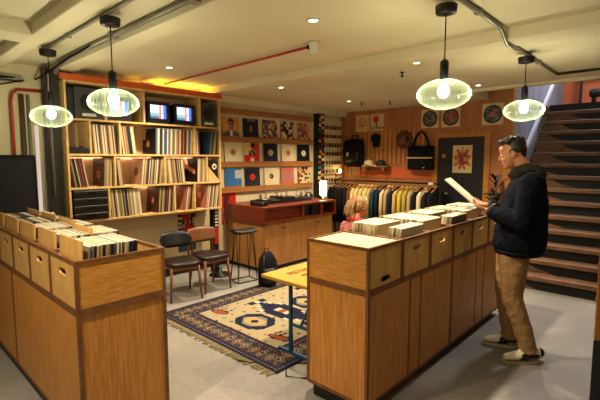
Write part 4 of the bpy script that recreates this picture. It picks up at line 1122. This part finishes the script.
# low folding table with a yellow printed top and blue legs
TZ = .65
t = thing('folding_table', 'low table with yellow printed top and blue steel legs behind the right counter', 'table', (-2.16, 2.62, .0135))
MB().box(-.30, .30, -.44, .44, TZ - .028, TZ).build('tabletop', YELLOWT, t, .004)
for sy in (-1, 1):
    for sx in (-1, 1):
        MB().bar((sx * .105, sy * .30, TZ - .03), (sx * .105, sy * .30, .015), .024).build('leg', BLUEM, t)
    MB().bar((-.24, sy * .30, .012), (.24, sy * .30, .012), .024).build('foot_bar', BLUEM, t)
    MB().bar((-.105, sy * .30, .25), (.105, sy * .30, .25), .02).build('cross_bar', BLUEM, t)
    MB().bar((0, sy * .30, .25), (0, sy * .02, TZ - .04), .016).build('brace', BLUEM, t)
# brown script printed across the table top (illegible in the photograph)
R = random.Random(3)
for row, (cx, sc) in enumerate([(-.13, 1.0), (-.02, .8), (.09, .55)]):
    y = -.30 + row * .04; pr = MB()
    while y < .30:
        w = R.uniform(.018, .035) * sc
        pts = []
        for k in range(7):
            a = k / 6 * PI * R.uniform(1.2, 1.9)
            pts.append((cx + .035 * sc * math.cos(a + row), y + w * k / 6 + .008 * math.sin(a * 2), TZ + .0008))
        pr.loft(pts, [(.0045 * sc, .0006)] * 7, 5, ref=(1, 0, 0)); y += w * .8
    pr.build('printed_script', PRINT, t)

# ------------------------------------------------------------------ rug
RGX0, RGX1, RGY0, RGY1 = -3.86, -2.13, 2.03, 4.62
def rugfn(x, y):
    W_, H_ = RGX1 - RGX0, RGY1 - RGY0
    d = min(x, W_ - x, y, H_ - y)
    navy = (.10, .10, .17); cream = (.66, .60, .46); rust = (.62, .27, .12); brown = (.30, .20, .16); tan = (.55, .46, .34)
    def zig(t, n): return abs(((t * n) % 1) - .5) * 2
    t = x if (min(y, H_ - y) == d) else y
    cream = (.55, .50, .40); tan = (.38, .33, .27); navy = (.095, .105, .19); rust = (.50, .24, .12)
    if d < .022: return navy
    if d < .040: return tan if (int(t / .018) % 2) else navy
    if d < .058: return navy
    if d < .078: return brown if int(t / .022) % 2 else navy
    if d < .205:                                            # main border: lozenges
        c = (d - .1415) / .0635; q = zig(t, 1 / .105)
        v = abs(c) + q
        if v < .36: return navy if (int(t / .105) % 2) else (.40, .22, .14)
        if v < .55: return cream
        if v < .85: return (.26, .20, .17)
        if v < 1.15: return tan
        return (.20, .17, .18)
    if d < .222: return navy
    if d < .242: return tan if (int(t / .020) % 2) else navy
    if d < .262: return (.24, .18, .18)
    if d < .285: return navy
    u, v = x - W_ / 2, y
    def octa(a, b, r, k): return a < r and b < r * k and a + b < r * 1.32
    for cy in (.54, 1.30, 2.02):
        a, b = abs(u), abs(v - cy)
        if octa(a, b, .21, .82):
            if octa(a, b, .165, .76):
                if octa(a, b, .115, .72): return (.58, .50, .33) if (a + b) > .05 else navy
                return (.42, .40, .36) if a + b < .17 else navy
            return navy
    for cy in (.92, 1.66):                                  # stepped hooked bars between the medallions
        a, b = abs(u), abs(v - cy)
        if b < .15 and a < .46:
            st_ = int(b / .03)
            if a < .36 - .055 * st_: return navy if not (a < .10 and b < .045) else ((.66, .62, .52) if a > .04 else rust)
            if a < .42 - .055 * st_ and st_ % 2 == 0: return (.66, .63, .54)
            if .36 < a < .44 and .03 < b < .12: return navy
    for sx, sy in ((-.46, .46), (.44, .44), (-.46, H_ - .46), (.44, H_ - .46)):
        a, b = (u - sx), v - sy
        if (a / .115) ** 2 + ((b - .15 * a) / .05) ** 2 < 1: return rust if (a / .095) ** 2 + ((b - .15 * a) / .036) ** 2 < 1 else navy
        for q in (-.09, -.03, .05):
            if abs(a - q - .25 * (b - .05)) < .011 and .03 < b < .12: return navy
    gx, gy = u / .115, v / .115
    ix, iy = math.floor(gx), math.floor(gy); rr = random.Random(ix * 131 + iy * 17)
    if rr.random() < .7:
        fx, fy = gx - ix - rr.uniform(.3, .7), gy - iy - rr.uniform(.3, .7)
        if abs(fx) + abs(fy) < .17: return rr.choice([rust, navy, brown, (.30, .32, .34), navy])
    return (.56, .51, .40)
t = thing('rug', 'patterned navy and cream woven rug with fringe on the concrete floor', 'rug', (RGX0, RGY0, 0))
m = MB(); NX, NY = 144, 210; W_, H_ = RGX1 - RGX0, RGY1 - RGY0
vs = []
for j in range(NY + 1):
    for i in range(NX + 1):
        x, y = W_ * i / NX, H_ * j / NY
        m.v.append((x, y, .011 + .0015 * math.sin(x * 9) * math.sin(y * 7)))
for j in range(NY):
    for i in range(NX):
        m.col = rugfn(W_ * (i + .5) / NX, H_ * (j + .5) / NY)
        a = j * (NX + 1) + i
        m.face((a, a + 1, a + NX + 2, a + NX + 1))
m.col = (.14, .12, .14)
m.add([(0, 0, .001), (W_, 0, .001), (W_, H_, .001), (0, H_, .001), (0, 0, .0095), (W_, 0, .0095), (W_, H_, .0095), (0, H_, .0095)], [(3, 2, 1, 0), (4, 5, 6, 7), (0, 1, 5, 4), (1, 2, 6, 5), (2, 3, 7, 6), (3, 0, 4, 7)])
m.build('pile', colmat('woven_wool', .95, .1), t, fix=False)
FR = mat('fringe_wool', (.50, .45, .33), .9, 0, .1)
R = random.Random(4)
for yy, s in ((0, -1), (H_, 1)):
    m = MB(); x = .01
    while x < W_ - .01:
        L = R.uniform(.045, .085); dx = R.uniform(-.02, .02)
        m.loft([(x, yy, .006), (x + dx * .5, yy + s * L * .5, .006), (x + dx, yy + s * L, .004)], [(.006, .003), (.006, .003), (.004, .002)], 5, ref=(1, 0, 0)); x += .013
    tag(m.build('fringe', FR, t), kind='stuff')

# black cable on the floor beside the rug
o = MB().tube([(-2.2, 2.2, .007), (-2.05, 2.05, .007), (-1.93, 2.12, .007), (-1.88, 2.3, .007), (-2.0, 2.36, .007), (-2.4, 2.0, .007), (-2.5, 1.96, .007)], .005, 6).build('floor_cable', BLACKF); tag(o, 'thin black cable curling on the floor beside the table leg', 'cable')
o.location.z = .0005
# cabinet whose corner shows at the right edge of the photo
t = thing('display_cabinet', 'pine-topped display cabinet with dark green base at the right edge', 'cabinet', (-.10, 2.5, 0), 0)
MB().box(-.14, .9, -.5, .5, 0, .85).build('base', GREENP, t, .004)
MB().box(-.14, .9, -.5, .5, .851, 1.29).build('upper_case', POSTW, t, .004)
for z in (1.0, 1.14): MB().box(-.146, -.1405, -.48, .48, z, z + .02).build('rail', POSTW, t)

MX, MY, MROT = -.985, 3.60, math.radians(196)
# ------------------------------------------------------------------ people
def tf(fn_pts, M): return [M @ Vector(p) for p in fn_pts]
def add_head(mb, M, s=1.0, child=False):
    R3 = M.to_3x3()
    def E(c, r, n=16): mb.ell(M @ (Vector(c) * s), [q * s for q in r], n, R3.normalized())
    E((-.012, 0, .032), (.097, .076, .085), 22)
    E((.030, 0, -.030), (.060, .060, .085), 20)
    E((.028, 0, -.072), (.056, .050, .042))
    E((.066, 0, -.098), (.022, .024, .017), 12)
    E((.060, 0, .045), (.038, .058, .040))
    for y in (-1, 1):
        E((.074, y * .030, .020), (.016, .026, .009), 10)
        E((.062, y * .036, -.034), (.024, .024, .022), 10)
        E((-.004, y * .074, -.006), (.020, .009, .031), 12)
        E((.094, y * .010, -.036), (.010, .009, .007), 8)
    mb.loft(tf([Vector(p) * s for p in [(.082, 0, .016), (.097, 0, -.008), (.108, 0, -.030), (.098, 0, -.040)]], M), [(.009 * s, .008 * s), (.011 * s, .009 * s), (.013 * s, .011 * s), (.011 * s, .006 * s)], 10, ref=R3 @ Vector((0, 1, 0)))
    E((.086, 0, -.060), (.012, .021, .0065), 10)
    E((.083, 0, -.071), (.013, .019, .0065), 10)
def add_hand(mb, w, d, n, side, curl=.45, s=1.0):
    """w wrist, d finger direction, n palm normal (palm side), side=+1 thumb on the d x n side"""
    w = Vector(w); d = Vector(d).normalized(); n = Vector(n); n = (n - d * n.dot(d)).normalized(); q = d.cross(n) * side
    mb.loft([w - d * .02, w + d * .02, w + d * .055, w + d * .088, w + d * .096], [(.024 * s, .018 * s), (.034 * s, .016 * s), (.041 * s, .014 * s), (.040 * s, .012 * s), (.034 * s, .009 * s)], 12, ref=q)
    for k, (off, L) in enumerate([(.030, .070), (.010, .080), (-.011, .074), (-.030, .058)]):
        p = w + d * .082 + q * off; pts = [p - d * .02, p]; a = .10
        for seg in (.46, .31, .23):
            a += curl * (.6 if seg == .46 else 1.0)
            p = p + (d * math.cos(a) + n * math.sin(a)) * L * seg; pts.append(p)
        mb.loft(pts, [.0095 * s, .0095 * s, .0088 * s, .0080 * s, .0062 * s], 8, ref=q)
        mb.ell(pts[-1], (.0062 * s,) * 3, 8)
    p = w + d * .022 + q * .026
    pts = [p - q * .012, p + q * .018 + d * .022, p + q * .026 + d * .050 + n * .014, p + q * .020 + d * .072 + n * .026]
    mb.loft(pts, [.013 * s, .0125 * s, .0105 * s, .007 * s], 8, ref=n); mb.ell(pts[-1], (.007 * s,) * 3, 8)
def crease(me, amp, seed=0, fr=14):
    from mathutils import noise
    me.update()
    co = [(v.co.copy(), v.normal.copy()) for v in me.vertices]
    for v, (c, nn) in zip(me.vertices, co):
        k = noise.noise(Vector((c.x * fr, c.y * fr, c.z * fr * .8 + seed))) + .5 * noise.noise(Vector((c.x * fr * 2.2, c.y * fr * 2.2, c.z * fr * 2.6 + seed)))
        v.co = c + nn * (amp * k)
def part(name, me, m, parent):
    me.materials.append(m); return link(name, me, parent)
SKIN = noisy('skin', (.70, .46, .33), (.76, .52, .38), 30, (1, 1, 1), .5)
HAIRD = noisy('dark_brown_hair', (.055, .035, .022), (.11, .07, .045), 60, (1, 1, .4), .5)
HAIRF = noisy('fair_hair', (.42, .31, .17), (.56, .43, .26), 50, (1, 1, .3), .5)
EYEW = mat('eye_white', (.75, .72, .68), .25); EYED = mat('eye_dark', (.06, .04, .03), .2)
JKT = noisy('navy_jacket_cloth', (.045, .055, .095), (.065, .075, .12), 40, (1, 1, 1), .9, .05, spec=.1)
HOOD = noisy('grey_brown_fleece', (.15, .12, .10), (.20, .165, .14), 60, (1, 1, 1), .9)
TRS = noisy('tan_corduroy', (.56, .42, .26), (.63, .48, .31), 30, (3, 3, .5), .85)
SHOEW = noisy('white_shoe_leather', (.84, .80, .68), (.89, .85, .74), 10, (1, 1, 1), .45)

man = thing('person', 'man in navy jacket and tan trousers standing at the right counter holding a white sleeve', 'person', (MX, MY, 0), MROT)
hm = Matrix.Translation((.052, 0, 1.622)) @ Matrix.Rotation(math.radians(12), 4, 'Y') @ Matrix.Scale(.95, 4)
b = MB()
add_head(b, hm)
b.loft([(-.075, 0, 1.40), (-.06, 0, 1.47), (-.02, 0, 1.53), (.02, 0, 1.59)], [(.075, .10), (.060, .064), (.056, .058), (.056, .056)], 16, ref=(1, 0, 0))
b.loft([(-.02, 0, .86), (-.02, 0, .95), (-.03, 0, 1.08), (-.055, 0, 1.25), (-.07, 0, 1.38), (-.07, 0, 1.45)], [(.09, .14), (.10, .15), (.10, .14), (.11, .165), (.09, .17), (.06, .09)], 18, ref=(1, 0, 0))
LSH, LEL, LWR = (-.085, .185, 1.40), (-.02, .245, 1.115), (.205, .15, 1.175)
RSH, REL, RWR = (-.065, -.185, 1.40), (.03, -.235, 1.125), (.235, -.125, 1.19)
for S, E_, Wr in ((LSH, LEL, LWR), (RSH, REL, RWR)):
    b.loft([S, tuple((a + c) / 2 for a, c in zip(S, E_)), E_], [.055, .047, .040], 12); b.ell(S, (.055,) * 3, 12); b.ell(E_, (.041,) * 3, 12)
    b.loft([E_, tuple(a * .6 + c * .4 for a, c in zip(E_, Wr)), Wr], [.040, .039, .026], 12); b.ell(Wr, (.026,) * 3, 10)
LHIP, LKN, LAN = (.01, .095, .90), (.005, .115, .48), (-.135, .135, .09)
RHIP, RKN, RAN = (.02, -.09, .90), (.065, -.10, .48), (.005, -.105, .09)
for H, K, A in ((LHIP, LKN, LAN), (RHIP, RKN, RAN)):
    b.loft([H, tuple((a + c) / 2 for a, c in zip(H, K)), K], [.088, .074, .054], 14); b.ell(H, (.088,) * 3, 12); b.ell(K, (.055,) * 3, 12)
    b.loft([K, tuple(a * .65 + c * .35 for a, c in zip(K, A)), A], [.054, .056, .036], 14)
    b.loft([A, (A[0] + .02, A[1], .05), (A[0] + .12, A[1], .035)], [.036, .034, .024], 10, ref=(0, 1, 0))
add_hand(b, LWR, (.93, -.28, .30), (-.15, -.2, .95), -1, .42)
add_hand(b, RWR, (.95, .22, .24), (-.15, .2, .95), 1, .42)
part('body', solid(b, .0046, 2), SKIN, man)
for y in (-1, 1):
    e = MB(); e.ell(hm @ Vector((.0755, y * .030, -.004)), (.011, .013, .008), 10, hm.to_3x3())
    ey = e.build('eye', EYEW, man)
    MB().ell(hm @ Vector((.0835, y * .030, -.008)), (.005, .006, .006), 8).build('iris', EYED, ey)
    MB().loft(tf([(.086, y * .014, .020), (.087, y * .030, .026), (.074, y * .048, .020)], hm), [.004, .005, .003], 6).build('eyebrow', HAIRD, man)
h = MB(); R3 = hm.to_3x3()
def HE(c, r): h.ell(hm @ Vector(c), r, 16, R3)
HE((-.026, 0, .066), (.088, .079, .066)); HE((-.066, 0, .022), (.046, .073, .060)); HE((.046, 0, .112), (.052, .058, .030)); HE((.0, 0, .125), (.06, .06, .022)); HE((-.078, 0, -.012), (.022, .054, .038))
for y in (-1, 1): HE((-.030, y * .066, .036), (.052, .017, .040)); HE((.012, y * .068, .022), (.012, .010, .030))
R = random.Random(12)
for i in range(70):
    a = R.uniform(-PI, PI); el = R.uniform(.45, 1.5)
    p = Vector((-.020 + .088 * math.cos(a) * math.cos(el), .082 * math.sin(a) * math.cos(el), .060 + .070 * math.sin(el)))
    d = Vector((p.x + .02, p.y, p.z - .03)).normalized() + Vector((.7, R.uniform(-.5, .5), R.uniform(-.1, .5)))
    d.normalize()
    h.loft(tf([p - d * .01, p + d * .012, p + d * R.uniform(.022, .034)], hm), [.011, .009, .003], 6)
part('hair', solid(h, .0045, 1), HAIRD, man)
j = MB()
j.loft([(-.022, 0, .850), (-.022, 0, .89), (-.030, 0, 1.00), (-.042, 0, 1.15), (-.055, 0, 1.30), (-.070, 0, 1.40), (-.075, 0, 1.455), (-.065, 0, 1.49)],
       [(.175, .215), (.190, .232), (.188, .232), (.174, .230), (.158, .225), (.125, .20), (.10, .14), (.08, .10)], 26, ref=(1, 0, 0))
for S, E_, Wr in ((LSH, LEL, LWR), (RSH, REL, RWR)):
    S = Vector(S); E2 = Vector(E_) + Vector((-.01, 0, -.01)); Wr = Vector(Wr)
    j.loft([S + Vector((0, 0, .01)), S.lerp(E2, .35), S.lerp(E2, .7), E2], [.088, .083, .077, .072], 16); j.ell(S, (.088, .085, .08), 14); j.ell(E2, (.073,) * 3, 14)
    j.loft([E2, E2.lerp(Wr, .4), E2.lerp(Wr, .8), E2.lerp(Wr, .93)], [.072, .068, .056, .050], 16)
jm = solid(j, .008, 3); crease(jm, .009, 3, 13)
jk = part('jacket', jm, JKT, man)
for S, E_, Wr in ((LSH, LEL, LWR), (RSH, REL, RWR)):
    E2 = Vector(E_) + Vector((-.01, 0, -.01)); Wr = Vector(Wr)
    MB().loft([E2.lerp(Wr, .90), E2.lerp(Wr, .99)], [.047, .041], 16).build('cuff', HOOD, jk)
MB().loft([(-.022, 0, .832), (-.022, 0, .870)], [(.174, .213), (.186, .227)], 30, ref=(1, 0, 0)).build('hem', BLACKF, jk)
hd = MB(); hd.ell((-.125, 0, 1.475), (.062, .105, .050), 18); hd.loft([(-.15, 0, 1.43), (-.12, 0, 1.515)], [(.05, .09), (.045, .09)], 16, ref=(1, 0, 0))
for s in (-1, 1): hd.loft([(-.13, s * .070, 1.500), (-.06, s * .080, 1.512), (.01, s * .062, 1.488), (.060, s * .02, 1.43)], [(.022, .040), (.020, .044), (.020, .044), (.016, .04)], 10, ref=(0, 1, 0))
part('hood', solid(hd, .007, 3), HOOD, jk)
ok, loc, nrm, _ = jk.closest_point_on_mesh((.20, .11, 1.285))
q = nrm.to_track_quat('Z', 'Y').to_matrix()
MB().obox(loc + nrm * .002, (.040, .030, .004), q).build('white_tag', PLAST, jk)
MB().loft([(.163, 0, .87), (.159, 0, 1.0), (.133, 0, 1.15), (.103, 0, 1.30), (.056, 0, 1.40)], [(.004, .008)] * 5, 6, ref=(1, 0, 0)).build('zip', DARKM, jk)
p = MB()
p.loft([(-.01, 0, .98), (-.005, 0, .90), (.0, 0, .84)], [(.118, .165), (.125, .175), (.11, .17)], 22, ref=(1, 0, 0))
for (H, K, A) in ((LHIP, LKN, LAN), (RHIP, RKN, RAN)):
    H = Vector(H); K = Vector(K); A = Vector(A); F_ = Vector((A.x + .008, A.y, .075))
    p.loft([H, H.lerp(K, .35), H.lerp(K, .7), K, K.lerp(A, .4), K.lerp(A, .8), F_], [(.118, .104), (.104, .096), (.088, .086), (.076, .078), (.070, .074), (.064, .068), (.066, .066)], 18, ref=(1, 0, 0))
    p.ell(H, (.118, .10, .10), 14); p.ell(K, (.076, .078, .078), 14)
pm = solid(p, .008, 3); crease(pm, .007, 9, 15)
part('trousers', pm, TRS, man)
def shoe(loc, rz, parent):
    M = Matrix.Translation(loc) @ Matrix.Rotation(rz, 4, 'Z') @ Matrix.Scale(1.12, 4)
    u = MB(); sec = [(-.088, .055, .022, .030), (-.080, .060, .034, .042), (-.045, .068, .038, .050), (.0, .066, .040, .050), (.05, .056, .043, .040), (.10, .046, .047, .030), (.145, .040, .045, .024), (.172, .036, .034, .018), (.182, .033, .016, .010)]
    u.loft(tf([(x, 0, z) for x, z, w, hh in sec], M), [(w, hh) for x, z, w, hh in sec], 18, ref=M.to_3x3() @ Vector((0, 1, 0)))
    up = u.build('shoe', SHOEW, parent)
    so = MB(); n = 30; out = []
    for i in range(n):
        a = 2 * PI * i / n; x = .047 + .143 * math.cos(a); w = .040 + .010 * math.cos(a)
        out.append((x, w * math.copysign(abs(math.sin(a)) ** .7, math.sin(a))))
    so.prism(out, 'z', .001, .019); so.v = [tuple(M @ Vector(v)) for v in so.v]
    so.build('sole', mat('cream_rubber', (.74, .68, .54), .5) if 'cream_rubber' not in MT else MT['cream_rubber'], up)
    for sd in (-1, 1):
        st_ = MB()
        def side(x, z):     # point on the side of the upper
            k = min(range(len(sec)), key=lambda i: abs(sec[i][0] - x)); X, zc, w, hh = sec[k]
            yy = w * math.sqrt(max(.05, 1 - ((z - zc) / hh) ** 2)) + .0015
            return M @ Vector((x, sd * yy, z))
        for seq in ([(.080, .026), (.066, .048), (.052, .072), (.038, .090)], [(.045, .026), (.030, .052), (.015, .078), (.002, .100)], [(-.04, .045), (.0, .050), (.035, .062), (.075, .070)], [(-.045, .064), (-.01, .062), (.03, .046), (.06, .034)]):
            st_.loft([side(x, z) for x, z in seq], [(.0105, .0035)] * 4, 6, ref=M.to_3x3() @ Vector((1, 0, 0)))
        st_.build('crossed_stripe', BLACKP, up)
    hb = MB(); hb.ell(M @ Vector((-.070, 0, .072)), (.024, .036, .034), 14, M.to_3x3()); hb.build('heel_tab', BLACKF, up)
    lc = MB()
    for k in range(5):
        x = .055 + k * .014; z = .096 - k * .0062
        lc.tube(tf([(x, -.024, z - .008), (x, 0, z), (x, .024, z - .008)], M), .0032, 6)
    lc.build('laces', PLAST, up)
shoe((-.135, .135, 0), .46, man)
shoe((.005, -.105, 0), .12, man)
MM = Matrix.Translation((MX, MY, 0)) @ Matrix.Rotation(MROT, 4, 'Z')
o = plate('record_sleeve', .315, .315, .010, lambda u, v: (.82, .79, .70), 6, back=(.84, .80, .72))
sl_ = Vector((.76, 0, .65)); nx = Vector((0, 1, 0)); ny = sl_.cross(nx)
Rm = Matrix((nx, nx.cross(sl_) * -1 * -1, sl_)).transposed()
Rm = Matrix((nx, sl_.cross(nx), sl_)).transposed()
o.matrix_world = MM @ Matrix.Translation((.300, .01, 1.207)) @ Rm.to_4x4(); tag(o, 'white record sleeve held tilted in the hands of the man', 'record sleeve')
o = plate('record_sleeve', .315, .315, .008, lambda u, v: (.30, .30, .32) if v > .1 else (.72, .70, .64), 8, back=(.62, .60, .56))
o.rotation_euler = (-PI / 2 - .10, 0, PI / 2 + .1); o.location = (-1.42, 3.98, 1.135); tag(o, 'dark grey sleeve lying flat across the records in front of the man', 'record sleeve')

# child behind the right counter
girl = thing('person', 'person with fair hair tied back in a pink jacket behind the right counter', 'person', (-2.42, 3.45, .0135), math.radians(84))
gh = Matrix.Translation((.03, 0, 1.085)) @ Matrix.Rotation(math.radians(20), 4, 'Y')
b = MB(); add_head(b, gh, .90)
b.loft([(-.05, 0, .90), (-.035, 0, .96), (0, 0, 1.03)], [(.05, .06), (.042, .045), (.042, .042)], 12, ref=(1, 0, 0))
b.loft([(0, 0, .52), (0, 0, .62), (-.01, 0, .78), (-.03, 0, .90)], [(.08, .11), (.085, .11), (.085, .12), (.05, .08)], 14, ref=(1, 0, 0))
for s in (-1, 1):
    S, E_, Wr = (-.03, s * .135, .88), (.0, s * .175, .69), (.15, s * .12, .66)
    b.loft([S, E_], [.038, .030], 10); b.ell(S, (.038,) * 3, 10); b.loft([E_, Wr], [.030, .021], 10); b.ell(E_, (.031,) * 3, 10)
    add_hand(b, Wr, (.9, -s * .2, -.1), (0, -s * .9, -.2), 1 if s < 0 else -1, .4, .85)
    b.loft([(0, s * .065, .56), (.015, s * .07, .30), (-.01, s * .07, .07)], [.066, .048, .032], 12); b.loft([(-.01, s * .07, .07), (.08, s * .07, .03)], [.03, .02], 10, ref=(0, 1, 0))
part('body', solid(b, .005, 2), SKIN, girl)
for y in (-1, 1):
    ey = MB().ell(gh @ (Vector((.0755, y * .030, -.004)) * .9), (.010, .012, .008), 10, gh.to_3x3()).build('eye', EYEW, girl)
    MB().ell(gh @ (Vector((.0835, y * .030, -.008)) * .9), (.005, .006, .006), 8).build('iris', EYED, ey)
h = MB(); R3 = gh.to_3x3()
for c, r in (((-.020, 0, .045), (.098, .084, .075)), ((-.055, 0, .0), (.062, .080, .080)), ((.040, 0, .075), (.045, .062, .036)), ((-.105, 0, .03), (.035, .035, .035))):
    h.ell(gh @ (Vector(c) * .93), [q * .93 for q in r], 16, R3)
for y in (-1, 1): h.ell(gh @ Vector((.012, y * .066, .02)), (.038, .014, .050), 12, R3)
R = random.Random(2)
for k in range(9):
    y0 = R.uniform(-.02, .02)
    h.loft(tf([(-.10, y0, .03), (-.14, y0 * 2, .02), (-.155, y0 * 2.5, -.05), (-.145, y0 * 3, -.12 + R.uniform(-.03, .02))], gh), [.016, .017, .013, .005], 8)
part('hair', solid(h, .005, 1), HAIRF, girl)
MB().loft(tf([(-.113, 0, .055), (-.113, 0, .0)], gh), [(.03, .03), (.03, .03)], 12).build('hair_tie', mat('pink_elastic', (.62, .25, .25), .7), girl)
MB().loft(tf([(.01, .075, -.01), (.01, .074, .05), (.01, .04, .108), (.01, -.04, .108), (.01, -.074, .05), (.01, -.075, -.01)], gh), [(.008, .004)] * 6, 8, ref=R3 @ Vector((1, 0, 0))).build('pale_hairband', PLAST, girl)
j = MB(); j.loft([(0, 0, .50), (0, 0, .56), (-.005, 0, .75), (-.02, 0, .86), (-.035, 0, .925), (-.03, 0, .945)], [(.125, .165), (.13, .17), (.125, .165), (.105, .15), (.07, .09), (.06, .07)], 20, ref=(1, 0, 0))
for s in (-1, 1):
    S, E_, Wr = Vector((-.03, s * .135, .87)), Vector((.0, s * .178, .69)), Vector((.15, s * .12, .66))
    j.loft([S, E_], [.062, .054], 12); j.ell(S, (.062,) * 3, 12); j.ell(E_, (.054,) * 3, 12); j.loft([E_, E_.lerp(Wr, .92)], [.054, .040], 12)
jm = solid(j, .008, 3); crease(jm, .006, 5, 18)
jk = part('jacket', jm, noisy('pink_fleece', (.62, .36, .34), (.68, .42, .40), 40, (1, 1, 1), .85), girl)
MB().loft([(-.085, 0, .965), (-.05, .07, .965), (.02, .06, .94), (.045, 0, .915), (.02, -.06, .94), (-.05, -.07, .965), (-.085, 0, .965)], [(.020, .03)] * 7, 10, ref=(0, 0, 1)).build('red_collar', mat('red_knit', (.66, .14, .14), .85), jk)
p = MB()
p.loft([(0, 0, .60), (0, 0, .54)], [(.10, .13), (.10, .135)], 16, ref=(1, 0, 0))
for s in (-1, 1): p.loft([(0, s * .066, .57), (.015, s * .07, .30), (-.01, s * .07, .06)], [.082, .062, .055], 14)
part('trousers', solid(p, .008, 2), mat('blue_denim', (.12, .16, .26), .8), girl)
for s in (-1, 1):
    MB().loft([(-.06, s * .07, .04), (-.04, s * .07, .045), (.03, s * .07, .04), (.10, s * .07, .03), (.13, s * .07, .022)], [(.02, .03), (.034, .042), (.036, .038), (.036, .028), (.016, .012)], 12, ref=(0, 1, 0)).build('shoe', PLAST, girl)
